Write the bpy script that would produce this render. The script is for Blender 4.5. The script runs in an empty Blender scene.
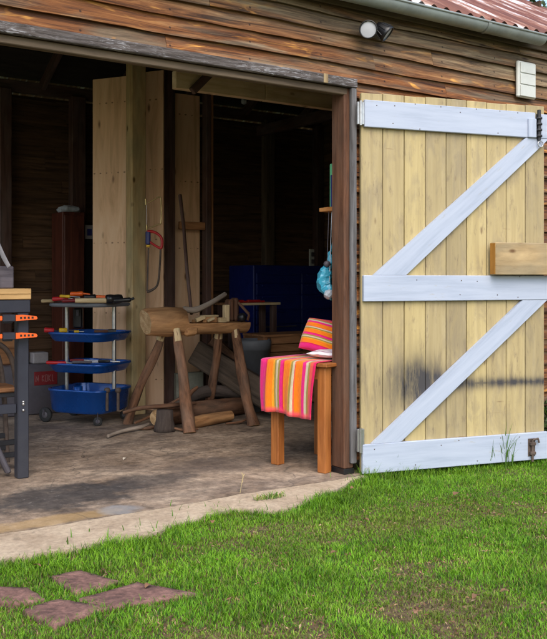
import bpy, bmesh, math, random
import numpy as np
from mathutils import Vector, Matrix, noise
random.seed(7); rng = np.random.default_rng(11)
R = math.radians
SC = bpy.context.scene
COL = SC.collection

# ---------------------------------------------------------------- camera frame (used to take measurements off the photo)
TH = math.atan2(0.571, 0.821)
CAM = Vector((-3.22, -3.85, 1.08))
RT = Vector((math.cos(TH), -math.sin(TH), 0)); FW = Vector((math.sin(TH), math.cos(TH), 0))
F, CX, HY = 900.0, 273.5, 279.0
def P(px, py, d):                       # a measured point at depth d
    return CAM + FW*d + RT*((px-CX)/F*d) + Vector((0, 0, (HY-py)/F*d))
def G(px, py, z=0.0):                   # a measured point on the ground
    return P(px, py, (CAM.z-z)*F/(py-HY))
def W(px, py, y):                       # a measured point on a plane parallel to the shed front
    u = (px-CX)/F
    return P(px, py, (y-CAM.y)/(FW.y+RT.y*u))

# ---------------------------------------------------------------- mesh builder
class MB:
    def __init__(s): s.v=[]; s.f=[]; s.g=[]; s.t=[]; s.mi=[]; s.sm=[]
    def add(s, vs, fs, gs, tone=None, mi=0, smooth=False):
        b=len(s.v); tone = random.random() if tone is None else tone
        s.v += [tuple(v) for v in vs]; s.g += [tuple(g) for g in gs]; s.t += [tone]*len(vs)
        for k,f in enumerate(fs):
            s.f.append([i+b for i in f]); s.mi.append(mi[k] if isinstance(mi,list) else mi); s.sm.append(smooth)
        return s
    def obox(s, c, ax, dim, bev=0.003, tone=None, mi=0, jit=0):
        """box: centre, 3 axes, full sizes"""
        bm=bmesh.new(); bmesh.ops.create_cube(bm,size=1)
        for v in bm.verts: v.co=Vector((v.co.x*dim[0],v.co.y*dim[1],v.co.z*dim[2]))
        if bev: bmesh.ops.bevel(bm,geom=bm.edges[:],offset=min(bev,min(dim)*.45),segments=1,affect='EDGES')
        bm.verts.index_update()
        lo=max(range(3),key=lambda i:dim[i]); o=[i for i in range(3) if i!=lo]
        c=Vector(c); ax=[Vector(a).normalized() for a in ax]
        vs=[]; gs=[]
        off=[random.uniform(-5,5) for _ in range(3)]
        for v in bm.verts:
            p=v.co; q=c+ax[0]*p.x+ax[1]*p.y+ax[2]*p.z
            if jit: q+=Vector([random.uniform(-jit,jit) for _ in range(3)])
            vs.append(q); gs.append((p[lo],p[o[0]],p[o[1]]))
        s.add(vs,[[v.index for v in f.verts] for f in bm.faces],gs,tone,mi); bm.free(); return s
    def box(s, x0,x1,y0,y1,z0,z1,bev=0.003,tone=None,mi=0,jit=0):
        return s.obox(((x0+x1)/2,(y0+y1)/2,(z0+z1)/2),((1,0,0),(0,1,0),(0,0,1)),(abs(x1-x0),abs(y1-y0),abs(z1-z0)),bev,tone,mi,jit)
    def bar(s, a, b, w, h, up=(0,0,1), bev=0.003, tone=None, mi=0):
        a=Vector(a); b=Vector(b); d=(b-a).normalized(); sd=d.cross(Vector(up)).normalized(); u=sd.cross(d)
        return s.obox((a+b)/2,(d,sd,u),((b-a).length,w,h),bev,tone,mi)
    def tube(s, pts, rad, n=12, caps=True, wob=0.0, mi=0, cmi=None, clip=None, tone=None, flat=1.0, seed=None):
        pts=[Vector(p) for p in pts]
        if not hasattr(rad,'__len__'): rad=[rad]*len(pts)
        sd = random.random()*50 if seed is None else seed
        t0=(pts[1]-pts[0]).normalized()
        nrm=t0.orthogonal().normalized()
        if abs(t0.z)<.9: nrm=(Vector((0,0,1))-t0*t0.z).normalized()
        vs=[];gs=[];L=0;rings=[]
        for i,p in enumerate(pts):
            t=(pts[min(i+1,len(pts)-1)]-pts[max(i-1,0)]).normalized()
            nrm=(nrm-t*nrm.dot(t)).normalized(); bn=t.cross(nrm)
            if i: L+=(p-pts[i-1]).length
            ring=[]
            for k in range(n):
                a=2*math.pi*k/n; r=rad[i]
                if wob: r*=1+wob*noise.noise(Vector((math.cos(a)*1.3+sd,math.sin(a)*1.3,L*4)))
                q=p+nrm*(math.cos(a)*r)+bn*(math.sin(a)*r*flat)
                if clip is not None: q=clip(q,i)
                ring.append(len(vs)); vs.append(q); gs.append((L,math.cos(a)*r,math.sin(a)*r))
            rings.append(ring)
        fs=[]
        for i in range(len(pts)-1):
            for k in range(n):
                fs.append([rings[i][k],rings[i][(k+1)%n],rings[i+1][(k+1)%n],rings[i+1][k]])
        tone=random.random() if tone is None else tone
        s.add(vs,fs,gs,tone,mi,True)
        if caps:
            cm=mi if cmi is None else cmi
            for ring,rev in ((rings[0],True),(rings[-1],False)):
                v2=[vs[k] for k in ring]; g2=[gs[k] for k in ring]
                s.add(v2,[list(range(n))[::-1] if rev else list(range(n))],g2,tone,cm,False)
        return s
    def smooth_tube(s, pts, rad, seg=6, **kw):
        pts=[Vector(p) for p in pts]
        if not hasattr(rad,'__len__'): rad=[rad]*len(pts)
        o=[];r=[]
        for i in range(len(pts)-1):
            p0=pts[max(i-1,0)];p1=pts[i];p2=pts[i+1];p3=pts[min(i+2,len(pts)-1)]
            for k in range(seg):
                t=k/seg
                o.append(.5*((2*p1)+(p2-p0)*t+(2*p0-5*p1+4*p2-p3)*t*t+(3*p1-p0-3*p2+p3)*t**3)); r.append(rad[i]*(1-t)+rad[i+1]*t)
        o.append(pts[-1]); r.append(rad[-1])
        return s.tube(o,r,**kw)
    def prism(s, poly, y0, y1, tone=None, mi=0, ax=None, o=(0,0,0)):
        """2-D polygon (a,b) extruded along the third axis. ax = (a-axis, b-axis, extrude-axis)"""
        A,B,E=[Vector(q) for q in (ax or ((1,0,0),(0,0,1),(0,1,0)))]; o=Vector(o); n=len(poly)
        dx=Vector(poly[1])-Vector(poly[0]); dirs=max(((Vector(poly[(i+1)%n])-Vector(poly[i])) for i in range(n)),key=lambda d:d.length).normalized()
        fr=[o+A*a+B*b+E*y0 for a,b in poly]; bk=[o+A*a+B*b+E*y1 for a,b in poly]
        gr=[(a*dirs[0]+b*dirs[1],-a*dirs[1]+b*dirs[0],y0) for a,b in poly]; gb=[(g[0],g[1],y1) for g in gr]
        fs=[list(range(n)),[2*n-1-i for i in range(n)]]
        for i in range(n): fs.append([i,i+n,(i+1)%n+n,(i+1)%n])
        return s.add(fr+bk,fs,gr+gb,tone,mi)
    def lathe(s, prof, c, axis=(0,0,1), n=20, mi=0, tone=None, smooth=True):
        c=Vector(c); t=Vector(axis).normalized(); u=t.orthogonal().normalized(); w=t.cross(u); vs=[];gs=[];fs=[]
        for r,h in prof:
            for k in range(n):
                a=2*math.pi*k/n; vs.append(c+t*h+u*(r*math.cos(a))+w*(r*math.sin(a))); gs.append((h,r*math.cos(a),r*math.sin(a)))
        for i in range(len(prof)-1):
            for k in range(n): fs.append([i*n+k,i*n+(k+1)%n,(i+1)*n+(k+1)%n,(i+1)*n+k])
        return s.add(vs,fs,gs,tone,mi,smooth)
    def loft(s, secs, c, ux, uy, n=6, mi=0, tone=None):
        """rounded-rectangle sections (z,hx,hy,r): shells such as tubs and trays"""
        c=Vector(c); ux=Vector(ux); uy=Vector(uy); vs=[];gs=[];fs=[]
        for z,hx,hy,r in secs:
            for q,(sx,sy) in enumerate(((1,1),(-1,1),(-1,-1),(1,-1))):
                for k in range(n):
                    a=math.pi/2*(q+k/(n-1)); x=sx*(hx-r)+r*math.cos(a); y=sy*(hy-r)+r*math.sin(a)
                    vs.append(c+ux*x+uy*y+Vector((0,0,z))); gs.append((x,y,z))
        m=4*n
        for i in range(len(secs)-1):
            for k in range(m): fs.append([i*m+k,i*m+(k+1)%m,(i+1)*m+(k+1)%m,(i+1)*m+k])
        s.add(vs,fs,gs,tone,mi,True)
        return s.add([vs[-m+k] for k in range(m)],[list(range(m))],[gs[-m+k] for k in range(m)],tone,mi)
    def mesh(s, name, mats, inv=None):
        me=bpy.data.meshes.new(name); vs=s.v if inv is None else [tuple(inv@Vector(v)) for v in s.v]
        me.from_pydata(vs,[],s.f)
        for m in (mats if isinstance(mats,(list,tuple)) else [mats]): me.materials.append(m)
        me.polygons.foreach_set('material_index',s.mi); me.polygons.foreach_set('use_smooth',s.sm)
        a=me.attributes.new('grain','FLOAT_VECTOR','POINT'); a.data.foreach_set('vector',[c for g in s.g for c in g])
        a=me.attributes.new('tone','FLOAT','POINT'); a.data.foreach_set('value',s.t)
        me.update(); return me

RM={}
def tag(o,label=None,cat=None,group=None,kind=None):
    if label: o['label']=label
    if cat: o['category']=cat
    if group: o['group']=group
    if kind: o['kind']=kind
    return o
def thing(name,label,cat,loc=(0,0,0),rz=0,group=None):
    o=bpy.data.objects.new(name,None); COL.objects.link(o); o.empty_display_size=.1
    o.location=loc; o.rotation_euler=(0,0,rz); RM[o.name]=Matrix.Translation(loc)@Matrix.Rotation(rz,4,'Z')
    return tag(o,label,cat,group)
def part(name,mb,mats,parent,label=None,mx=None,world=True,kind=None):
    """a child mesh; vertices given in world space unless world=False. mx = its own local matrix"""
    pm=RM[parent.name]; mx=mx or Matrix.Identity(4); mine=pm@mx
    o=bpy.data.objects.new(name,mb.mesh(name,mats,mine.inverted() if world else None)); COL.objects.link(o)
    o.parent=parent; o.matrix_local=mx; RM[o.name]=mine
    if label: o['label']=label
    if kind: o['kind']=kind
    return o
def solo(name,mb,mats,label=None,cat=None,group=None,kind=None):
    """a thing that is one mesh; its origin goes to the middle of its base"""
    a=np.array(mb.v); c=Vector(((a[:,0].min()+a[:,0].max())/2,(a[:,1].min()+a[:,1].max())/2,a[:,2].min()))
    T=Matrix.Translation(c); o=bpy.data.objects.new(name,mb.mesh(name,mats,T.inverted())); COL.objects.link(o); o.location=c
    RM[o.name]=T
    return tag(o,label,cat,group,kind)

# ---------------------------------------------------------------- materials
class NT:
    def __init__(s,name):
        s.m=bpy.data.materials.new(name); s.m.use_nodes=True; s.t=s.m.node_tree; s.b=s.t.nodes['Principled BSDF']
    def n(s,ty,props=None,**ins):
        nd=s.t.nodes.new(ty)
        for k,v in (props or {}).items(): setattr(nd,k,v)
        for k,v in ins.items():
            k=k.replace('_',' '); sock=nd.inputs[int(k[1:])] if k[0]=='i' and k[1:].isdigit() else nd.inputs[k]
            s.put(sock,v)
        return nd
    def put(s,sock,v):
        if isinstance(v,bpy.types.NodeSocket): s.t.links.new(v,sock)
        else: sock.default_value=v
    def set(s,**k):
        for a,v in k.items(): s.put(s.b.inputs[a.replace('_',' ')],v)
    def attr(s,name): return s.n('ShaderNodeAttribute',{'attribute_name':name})
    def math(s,op,a,b=0.0,clamp=False): return s.n('ShaderNodeMath',{'operation':op,'use_clamp':clamp},i0=a,i1=b).outputs[0]
    def vm(s,op,a,b): return s.n('ShaderNodeVectorMath',{'operation':op},i0=a,i1=b).outputs[0]
    def noise(s,vec,scale=5,detail=5,rough=.6,dist=0): return s.n('ShaderNodeTexNoise',None,Vector=vec,Scale=scale,Detail=detail,Roughness=rough,Distortion=dist).outputs['Fac']
    def ramp(s,fac,stops,interp='LINEAR'):
        r=s.n('ShaderNodeValToRGB',None,Fac=fac); e=r.color_ramp.elements; r.color_ramp.interpolation=interp
        while len(e)<len(stops): e.new(.5)
        for q,(p,c) in zip(e,stops):
            q.position=p; q.color=(c,c,c,1) if not hasattr(c,'__len__') else tuple(c)+(1,)*(4-len(c))
        return r.outputs['Color']
    def mix(s,f,a,b,blend='MIX'):
        q=s.n('ShaderNodeMix',{'data_type':'RGBA','blend_type':blend})
        for sock,v in ((q.inputs[0],f),(q.inputs[6],a),(q.inputs[7],b)):
            if hasattr(v,'__len__') and not isinstance(v,bpy.types.NodeSocket): v=tuple(v)+(1,)*(4-len(v))
            s.put(sock,v)
        return q.outputs[2]
    def bump(s,h,strength=.3,dist=.01): s.put(s.b.inputs['Normal'],s.n('ShaderNodeBump',None,Strength=strength,Distance=dist,Height=h).outputs[0])
    def obj(s): return s.n('ShaderNodeTexCoord').outputs['Object']
    def map(s,vec,scale=(1,1,1),loc=(0,0,0)): return s.n('ShaderNodeMapping',None,Vector=vec,Scale=scale,Location=loc).outputs[0]
    def grain(s,scale):
        g=s.attr('grain').outputs['Vector']; t=s.attr('tone').outputs['Fac']
        off=s.n('ShaderNodeCombineXYZ',None,X=s.math('MULTIPLY',t,37.0),Y=s.math('MULTIPLY',t,11.0),Z=s.math('MULTIPLY',t,5.0)).outputs[0]
        return s.map(s.vm('ADD',g,off),scale), t
def mixc(a,b,f): return tuple(x*(1-f)+y*f for x,y in zip(a,b))
def wood(name,dark,light,along=2.5,across=38,rough=.75,bump=.35,tonev=.35,knots=None,grey=None,greyamt=.5,blot=.35,spec=.3):
    k=NT(name); v,t=k.grain((along,across,across))
    n1=k.noise(v,1,6,.65,.6); v2,_=k.grain((2.2,7,7)); n2=k.noise(v2,1.3,4,.55)
    c=k.ramp(n1,[(.3,dark),(.5,mixc(dark,light,.6)),(.68,light)])
    if grey is not None:
        c=k.mix(k.math('MULTIPLY',k.ramp(n2,[(.42,0.),(.62,1.)]),greyamt),c,grey)
    c=k.mix(blot,c,k.ramp(k.noise(v2,2.1,5,.6),[(.3,.35),(.6,1.)]),'MULTIPLY')
    if knots is not None:
        vk,_=k.grain((5,10,10)); vo=k.n('ShaderNodeTexVoronoi',None,Vector=vk,Scale=1.0).outputs['Distance']
        c=k.mix(k.ramp(vo,[(.06,1.),(.16,0.)]),c,knots)
    if tonev: c=k.mix(1.0,c,k.ramp(t,[(0.,1-tonev),(1.,1.+tonev*.0)]),'MULTIPLY')
    k.set(Base_Color=c,Roughness=rough,Specular_IOR_Level=spec); k.bump(n1,bump,.004); return k.m
def plain(name,col,rough=.5,metal=0,var=.25,scale=14,bump=0.0,dirt=None,dirtamt=.5,coat=0):
    k=NT(name); v=k.obj(); n1=k.noise(v,scale,6,.65)
    c=k.mix(1.0,col,k.ramp(n1,[(.3,1-var),(.65,1.)]),'MULTIPLY')
    if dirt is not None: c=k.mix(k.math('MULTIPLY',k.ramp(k.noise(v,scale*.45,7,.7),[(.48,0.),(.66,1.)]),dirtamt),c,dirt)
    k.set(Base_Color=c,Metallic=metal,Roughness=k.ramp(n1,[(.3,min(1,rough+.12)),(.7,max(.05,rough-.08))]))
    if coat: k.set(Coat_Weight=coat)
    if bump: k.bump(k.noise(v,scale*4,4,.6),bump,.003)
    return k.m

MT={}
def build_materials():
    # weatherboards: rough sawn stained timber, orange where the stain holds, greyed where it has weathered off
    k=NT('weatherboard'); v,t=k.grain((1.6,34,34)); n1=k.noise(v,1,7,.68,1.2)
    base=k.ramp(n1,[(.32,(.022,.009,.006)),(.44,(.1,.037,.014)),(.57,(.24,.09,.028)),(.72,(.42,.2,.07))])
    vb,_=k.grain((1.3,9,9)); nb=k.noise(vb,1,4,.55,.8)
    base=k.mix(k.math('MULTIPLY',k.ramp(nb,[(.5,0.),(.66,1.)]),.8),base,k.ramp(n1,[(.32,(.07,.05,.032)),(.5,(.17,.13,.085)),(.68,(.32,.255,.17))]))   # weathered grey
    vo,_=k.grain((2.2,13,13)); no=k.noise(k.map(vo,(1,1,1),(3,8,1)),1,3,.5,1.5)
    base=k.mix(k.ramp(no,[(.61,0.),(.69,.95)]),base,k.ramp(n1,[(.35,(.34,.12,.02)),(.62,(.74,.37,.085))]))                            # honey knots
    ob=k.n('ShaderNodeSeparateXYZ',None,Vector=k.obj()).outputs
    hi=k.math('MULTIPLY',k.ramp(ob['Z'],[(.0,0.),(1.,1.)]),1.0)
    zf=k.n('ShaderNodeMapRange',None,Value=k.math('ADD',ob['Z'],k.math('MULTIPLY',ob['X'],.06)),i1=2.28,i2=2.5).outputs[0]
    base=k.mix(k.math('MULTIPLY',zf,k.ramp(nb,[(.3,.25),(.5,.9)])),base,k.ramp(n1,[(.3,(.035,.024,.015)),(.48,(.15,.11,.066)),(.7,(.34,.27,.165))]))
    wk=k.n('ShaderNodeTexVoronoi',None,Vector=k.grain((2.6,11,11))[0],Scale=1.0).outputs['Distance']
    base=k.mix(k.ramp(wk,[(.05,.85),(.12,0.)]),base,(.035,.015,.01))
    base=k.mix(1.0,base,k.ramp(t,[(0.,.72),(1.,1.15)]),'MULTIPLY')
    fx=k.math('MULTIPLY',k.math('SUBTRACT',k.math('FRACT',k.math('DIVIDE',ob['X'],.46)),.5),.46)
    fz=k.math('MULTIPLY',k.math('SUBTRACT',k.math('FRACT',k.math('DIVIDE',k.math('SUBTRACT',ob['Z'],2.163),.0875)),.5),.0875)
    rr=k.math('POWER',k.math('ADD',k.math('MULTIPLY',fx,fx),k.math('MULTIPLY',fz,fz)),.5)
    base=k.mix(k.ramp(rr,[(.003,1.),(.0075,0.)]),base,(.02,.012,.01))
    k.set(Base_Color=base,Roughness=.72,Specular_IOR_Level=.3); k.bump(n1,.8,.008); MT['wb']=k.m
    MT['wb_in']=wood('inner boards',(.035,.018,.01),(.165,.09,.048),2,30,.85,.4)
    k=NT('flaking grey paint'); v,t=k.grain((4.0,70,70)); n1=k.noise(v,1,7,.72,.5)
    c=k.ramp(n1,[(.34,(.015,.011,.009)),(.5,(.07,.056,.05)),(.7,(.16,.14,.135))])
    fl=k.noise(k.grain((9,60,60))[0],1.6,6,.75,1.0); fb=k.noise(k.grain((2.2,6,6))[0],1.5,4)
    c=k.mix(k.math('MULTIPLY',k.ramp(fl,[(.52,0.),(.57,1.)]),k.ramp(fb,[(.4,.1),(.58,.8)])),c,(.34,.335,.35))
    k.set(Base_Color=c,Roughness=.8); k.bump(n1,.9,.005); MT['lintel']=k.m
    MT['purple']=wood('weathered purple grey wood',(.05,.04,.05),(.2,.17,.19),3,26,.8,.5,.2)
    MT['pinetop']=wood('orange pine top',(.45,.24,.08),(.72,.46,.2),1.6,26,.6,.2,.15)
    MT['header']=wood('header timber',(.07,.048,.032),(.2,.145,.095),2,30,.8,.3)
    MT['jamb']=wood('brown jamb timber',(.05,.02,.011),(.18,.08,.042),2.5,34,.75,.5,.2,grey=(.13,.08,.058),greyamt=.5)
    MT['trim']=wood('weathered jamb trim',(.06,.055,.055),(.2,.195,.2),2.5,36,.8,.4,.2)
    MT['beam']=wood('sawn pine beam',(.6,.4,.22),(.82,.62,.4),1.8,24,.75,.25,.2,knots=(.12,.06,.03))
    MT['dpost']=wood('dark brown post',(.035,.018,.014),(.12,.06,.045),2,25,.7,.3,.15,grey=(.3,.28,.27),greyamt=.12)
    MT['gpost']=wood('treated green pine',(.42,.27,.12),(.68,.5,.26),1.6,16,.75,.25,.15,knots=(.13,.08,.03),grey=(.36,.33,.19),greyamt=.5)
    k=NT('knotty plywood'); v,t=k.grain((1.3,10,10)); n1=k.noise(v,1,6,.6,1.2); g=k.n('ShaderNodeSeparateXYZ',None,Vector=k.attr('grain').outputs['Vector']).outputs
    c=k.ramp(n1,[(.3,(.55,.33,.185)),(.5,(.74,.47,.285)),(.7,(.8,.55,.36))])
    vo=k.n('ShaderNodeTexVoronoi',None,Vector=k.grain((3.4,9,9))[0],Scale=1.0).outputs['Distance']; c=k.mix(k.ramp(vo,[(.05,.9),(.15,0.)]),c,(.17,.07,.035))
    row=k.math('SUBTRACT',1.0,k.math('MULTIPLY',k.math('ABSOLUTE',k.math('SUBTRACT',k.math('FRACT',k.math('ADD',k.math('MULTIPLY',g['X'],1.75),.48)),.5)),60.0),True)
    row=k.math('MULTIPLY',row,k.ramp(k.noise(k.map(k.attr('grain').outputs['Vector'],(3,12,1)),2.0,2),[(.45,.0),(.55,1.)])); dot=k.math('SUBTRACT',1.0,k.math('MULTIPLY',k.math('ABSOLUTE',k.math('SUBTRACT',k.math('FRACT',k.math('MULTIPLY',g['Y'],17.0)),.5)),3.4),True)
    c=k.mix(k.math('MULTIPLY',k.ramp(k.math('MULTIPLY',row,dot),[(.25,0.),(.45,1.)]),.8),c,(.16,.07,.035)); k.set(Base_Color=c,Roughness=.65); k.bump(n1,.1,.003); MT['ply']=k.m
    MT['log']=wood('hewn log',(.2,.08,.03),(.72,.39,.17),3.2,22,.75,.9,.2,grey=(.3,.17,.085),greyamt=.5)
    MT['bark']=wood('barked branch',(.06,.026,.014),(.31,.15,.08),6,26,.85,1.0,.3,grey=(.22,.155,.115),greyamt=.45,blot=.6)
    MT['oldlog']=wood('old grey timber',(.06,.042,.03),(.2,.145,.105),2,24,.85,.5,.3)
    MT['stick']=wood('grey stick',(.13,.1,.08),(.38,.31,.25),3,30,.8,.4,.2)
    MT['pale']=wood('fresh offcut',(.5,.36,.18),(.78,.6,.36),2,24,.65,.2,.25)
    MT['cutw']=wood('old cut face',(.2,.15,.11),(.38,.31,.24),4,20,.85,.3,.2)
    k=NT('end grain'); g=k.attr('grain').outputs['Vector']; s=k.n('ShaderNodeSeparateXYZ',None,Vector=g).outputs
    rr=k.math('POWER',k.math('ADD',k.math('MULTIPLY',s['Y'],s['Y']),k.math('MULTIPLY',s['Z'],s['Z'])),.5)
    w=k.math('SINE',k.math('ADD',k.math('MULTIPLY',rr,520.0),k.math('MULTIPLY',k.noise(g,14,3),9.0)))
    c=k.mix(k.ramp(k.noise(g,25,5),[(.35,0.),(.65,1.)]),(.42,.24,.1),(.66,.45,.24))
    c=k.mix(.45,c,k.ramp(w,[(.1,.5),(.6,1.)]),'MULTIPLY'); k.set(Base_Color=c,Roughness=.75); k.bump(w,.15,.002); MT['end']=k.m
    # cream door paint over planks with scuffs and one long greasy mark
    k=NT('cream door paint'); v,t=k.grain((1.5,30,30)); n1=k.noise(v,1,7,.7,.4)
    o=k.obj(); s=k.n('ShaderNodeSeparateXYZ',None,Vector=o).outputs
    c=k.ramp(n1,[(.3,(.36,.285,.15)),(.48,(.43,.345,.17)),(.7,(.49,.4,.215))])
    c=k.mix(1.0,c,k.ramp(t,[(0.,(.74,.74,.8)),(.5,(.93,.92,.93)),(1.,(1.03,1.02,.98))]),'MULTIPLY')
    vs,_=k.grain((3.2,8,8)); sc=k.noise(vs,1.2,6,.62,.5)
    fine=k.ramp(k.noise(k.map(v,(1.6,2.6,2.6)),1,5,.75),[(.35,.45),(.6,1.)])
    c=k.mix(k.math('MULTIPLY',k.math('MULTIPLY',k.ramp(sc,[(.5,0.),(.62,1.)]),fine),.45),c,(.2,.165,.12))
    sc2=k.noise(k.map(vs,(1,1.6,1.6),(9,2,4)),2.2,6,.7)
    c=k.mix(k.math('MULTIPLY',k.math('MULTIPLY',k.ramp(sc2,[(.56,0.),(.68,1.)]),fine),.7),c,(.15,.11,.08))
    kn=k.n('ShaderNodeTexVoronoi',None,Vector=k.grain((3.2,9,9))[0],Scale=1.0).outputs['Distance']
    c=k.mix(k.ramp(kn,[(.035,.75),(.09,0.)]),c,(.16,.1,.05))
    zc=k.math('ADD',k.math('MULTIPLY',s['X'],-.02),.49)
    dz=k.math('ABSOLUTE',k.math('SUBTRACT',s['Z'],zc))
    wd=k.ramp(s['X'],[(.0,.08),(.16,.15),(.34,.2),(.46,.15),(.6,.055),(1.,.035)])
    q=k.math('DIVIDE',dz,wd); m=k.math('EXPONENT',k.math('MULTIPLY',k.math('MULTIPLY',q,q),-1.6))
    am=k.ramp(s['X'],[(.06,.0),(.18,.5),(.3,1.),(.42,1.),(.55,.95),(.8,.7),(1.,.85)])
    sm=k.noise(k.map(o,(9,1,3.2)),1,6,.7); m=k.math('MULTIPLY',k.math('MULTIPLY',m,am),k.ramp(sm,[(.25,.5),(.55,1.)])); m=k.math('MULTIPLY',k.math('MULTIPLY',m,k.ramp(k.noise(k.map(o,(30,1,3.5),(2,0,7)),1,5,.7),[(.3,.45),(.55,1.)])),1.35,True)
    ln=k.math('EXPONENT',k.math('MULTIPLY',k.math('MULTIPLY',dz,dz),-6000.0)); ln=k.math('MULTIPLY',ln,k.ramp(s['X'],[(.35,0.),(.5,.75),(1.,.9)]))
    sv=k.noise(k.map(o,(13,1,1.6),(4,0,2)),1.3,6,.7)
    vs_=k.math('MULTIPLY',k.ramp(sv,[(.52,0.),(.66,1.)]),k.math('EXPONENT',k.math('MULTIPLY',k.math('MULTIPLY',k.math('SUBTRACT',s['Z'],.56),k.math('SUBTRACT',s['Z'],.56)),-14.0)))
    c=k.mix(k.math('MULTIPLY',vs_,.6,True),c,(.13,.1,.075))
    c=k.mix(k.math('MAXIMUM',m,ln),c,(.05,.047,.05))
    hs=k.noise(k.map(o,(2.5,1,46),(0,0,5)),1,5,.6); hx=k.noise(k.map(o,(7,1,5),(8,0,1)),1,3)
    c=k.mix(k.math('MULTIPLY',k.math('MULTIPLY',k.ramp(hs,[(.66,0.),(.7,1.)]),k.ramp(hx,[(.5,0.),(.58,1.)])),.7),c,(.2,.13,.07))
    k.set(Base_Color=c,Roughness=.6,Specular_IOR_Level=.35); k.bump(n1,.18,.003); MT['cream']=k.m
    k=NT('white gate paint'); v,t=k.grain((2,26,26)); n1=k.noise(v,1,6,.65)
    c=k.ramp(n1,[(.3,(.31,.36,.46)),(.5,(.38,.43,.535)),(.7,(.42,.47,.57))]); vv,_=k.grain((6,30,30)); n2=k.noise(vv,1,6,.7)
    c=k.mix(k.math('MULTIPLY',k.ramp(n2,[(.62,0.),(.7,1.)]),.6),c,(.34,.31,.27)); k.set(Base_Color=c,Roughness=.5); k.bump(n1,.12,.002); MT['white']=k.m
    MT['rawbar']=wood('raw pine bar',(.2,.13,.06),(.52,.38,.2),1.4,15,.7,.3,.1,knots=(.15,.08,.035),grey=(.36,.3,.19),greyamt=.6,blot=.5)
    MT['rawend']=wood('raw bar end',(.33,.14,.02),(.5,.24,.05),3,20,.7,.2,.1)
    MT['zinc']=plain('galvanised gutter',(.34,.38,.37),.55,.35,.3,6,.1,(.2,.2,.17),.5)
    k=NT('rusty corrugated iron'); o=k.obj(); n1=k.noise(k.map(o,(3.6,.35,.35)),1.6,7,.7,.4); n2=k.noise(k.map(o,(9,1.2,1.2)),2,5,.7)
    c=k.ramp(n1,[(.41,(.66,.64,.66)),(.46,(.32,.17,.12)),(.52,(.17,.055,.03)),(.7,(.09,.03,.02))]); c=k.mix(.4,c,k.ramp(n2,[(.3,.5),(.6,1.)]),'MULTIPLY')
    k.set(Base_Color=c,Roughness=.55,Metallic=0.0); MT['roof']=k.m
    MT['steel']=plain('bare steel',(.5,.5,.5),.35,.9,.3,20)
    MT['brass']=plain('brassy wire',(.5,.38,.18),.35,.8,.3,20)
    MT['rust']=plain('dull rusty iron',(.14,.1,.08),.7,.4,.5,18,.2)
    MT['black']=plain('black plastic',(.012,.012,.014),.35,0,.2,20)
    MT['rubber']=plain('black rubber',(.02,.02,.02),.8,0,.3,20)
    MT['lens']=plain('frosted lens',(.46,.48,.52),.35,0,.1,20)
    MT['mossy']=plain('mossy grey board',(.3,.3,.24),.8,0,.4,9,.1)
    MT['putty']=plain('off white enamel',(.6,.62,.58),.45,0,.15,9,0,(.35,.33,.28),.3)
    MT['blue']=plain('metallic blue enamel',(.004,.075,.34),.28,.35,.25,8,0,None,.5,.4)
    MT['dblue']=plain('dark blue tool chest',(.006,.018,.16),.4,.1,.25,8)
    MT['grey']=plain('grey plastic',(.15,.16,.18),.55,0,.25,6,0,(.12,.12,.12),.35)
    MT['bench']=plain('blue grey steel bench',(.032,.034,.05),.5,.2,.3,7,.1,(.05,.05,.055),.4)
    MT['iron']=plain('black iron',(.025,.025,.03),.55,.2,.4,10,.1)
    MT['orange']=plain('orange plastic',(.85,.13,.015),.4,0,.12,20)
    MT['red']=plain('red handle',(.5,.015,.02),.4,0,.2,20)
    MT['yellow']=plain('yellow handle',(.75,.45,.02),.4,0,.2,20)
    MT['navy']=plain('navy plastic',(.02,.03,.16),.4,0,.2,20)
    MT['label']=plain('red label',(.2,.008,.012),.5,0,.3,20)
    MT['ink']=plain('pale print',(.3,.11,.11),.6,0,.3,30)
    MT['paper']=plain('white card',(.3,.28,.29),.7,0,.2,20)
    MT['casegrey']=plain('grey steel case',(.11,.1,.12),.55,.2,.3,7,0,(.07,.06,.055),.4)
    MT['mahog']=wood('red brown wardrobe',(.04,.012,.008),(.13,.035,.02),1.5,18,.5,.1,.1)
    MT['teak']=wood('orange varnished timber',(.22,.065,.015),(.46,.17,.045),2.2,26,.45,.15,.15)
    MT['crate']=wood('old brown crate',(.15,.06,.025),(.48,.23,.1),2,22,.7,.3,.25)
    MT['stump']=wood('dark stump bark',(.035,.025,.022),(.13,.1,.085),3,14,.9,.8,.2)
    MT['bag']=plain('pale blue plastic bag',(.06,.42,.62),.3,0,.4,25)
    MT['clear']=plain('clear crumpled plastic',(.55,.6,.66),.2,0,.5,40)
    MT['green']=plain('green folder',(.16,.6,.3),.5,0,.2,20)
    MT['orangewood']=wood('orange shelf edge',(.4,.15,.04),(.65,.3,.1),2,20,.6,.1,.1)
    # woven striped cloth: stripes follow the 'grain' coordinate the cloth is woven with (u across the stripes)
    k=NT('striped woven cloth'); s=k.n('ShaderNodeSeparateXYZ',None,Vector=k.attr('grain').outputs['Vector']).outputs
    pk=(.62,.01,.09); hot=(.72,.015,.19); orr=(.82,.19,.008); yl=(.72,.3,.02); wh=(.56,.47,.33); ol=(.3,.22,.05); sal=(.7,.09,.06)
    st=[(0,hot),(.105,pk),(.13,orr),(.24,yl),(.27,ol),(.3,wh),(.335,ol),(.37,hot),(.42,pk),(.44,orr),(.55,yl),(.57,ol),(.60,wh),(.635,sal),(.65,orr),(.745,orr),(.77,hot),(.83,wh),(.87,ol),(.9,sal),(.95,pk)]
    c=k.ramp(k.math('FRACT',s['X']),st,'CONSTANT')
    wv=k.math('SINE',k.math('MULTIPLY',s['Y'],900.0)); wv2=k.math('SINE',k.math('MULTIPLY',s['X'],420.0))
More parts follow.
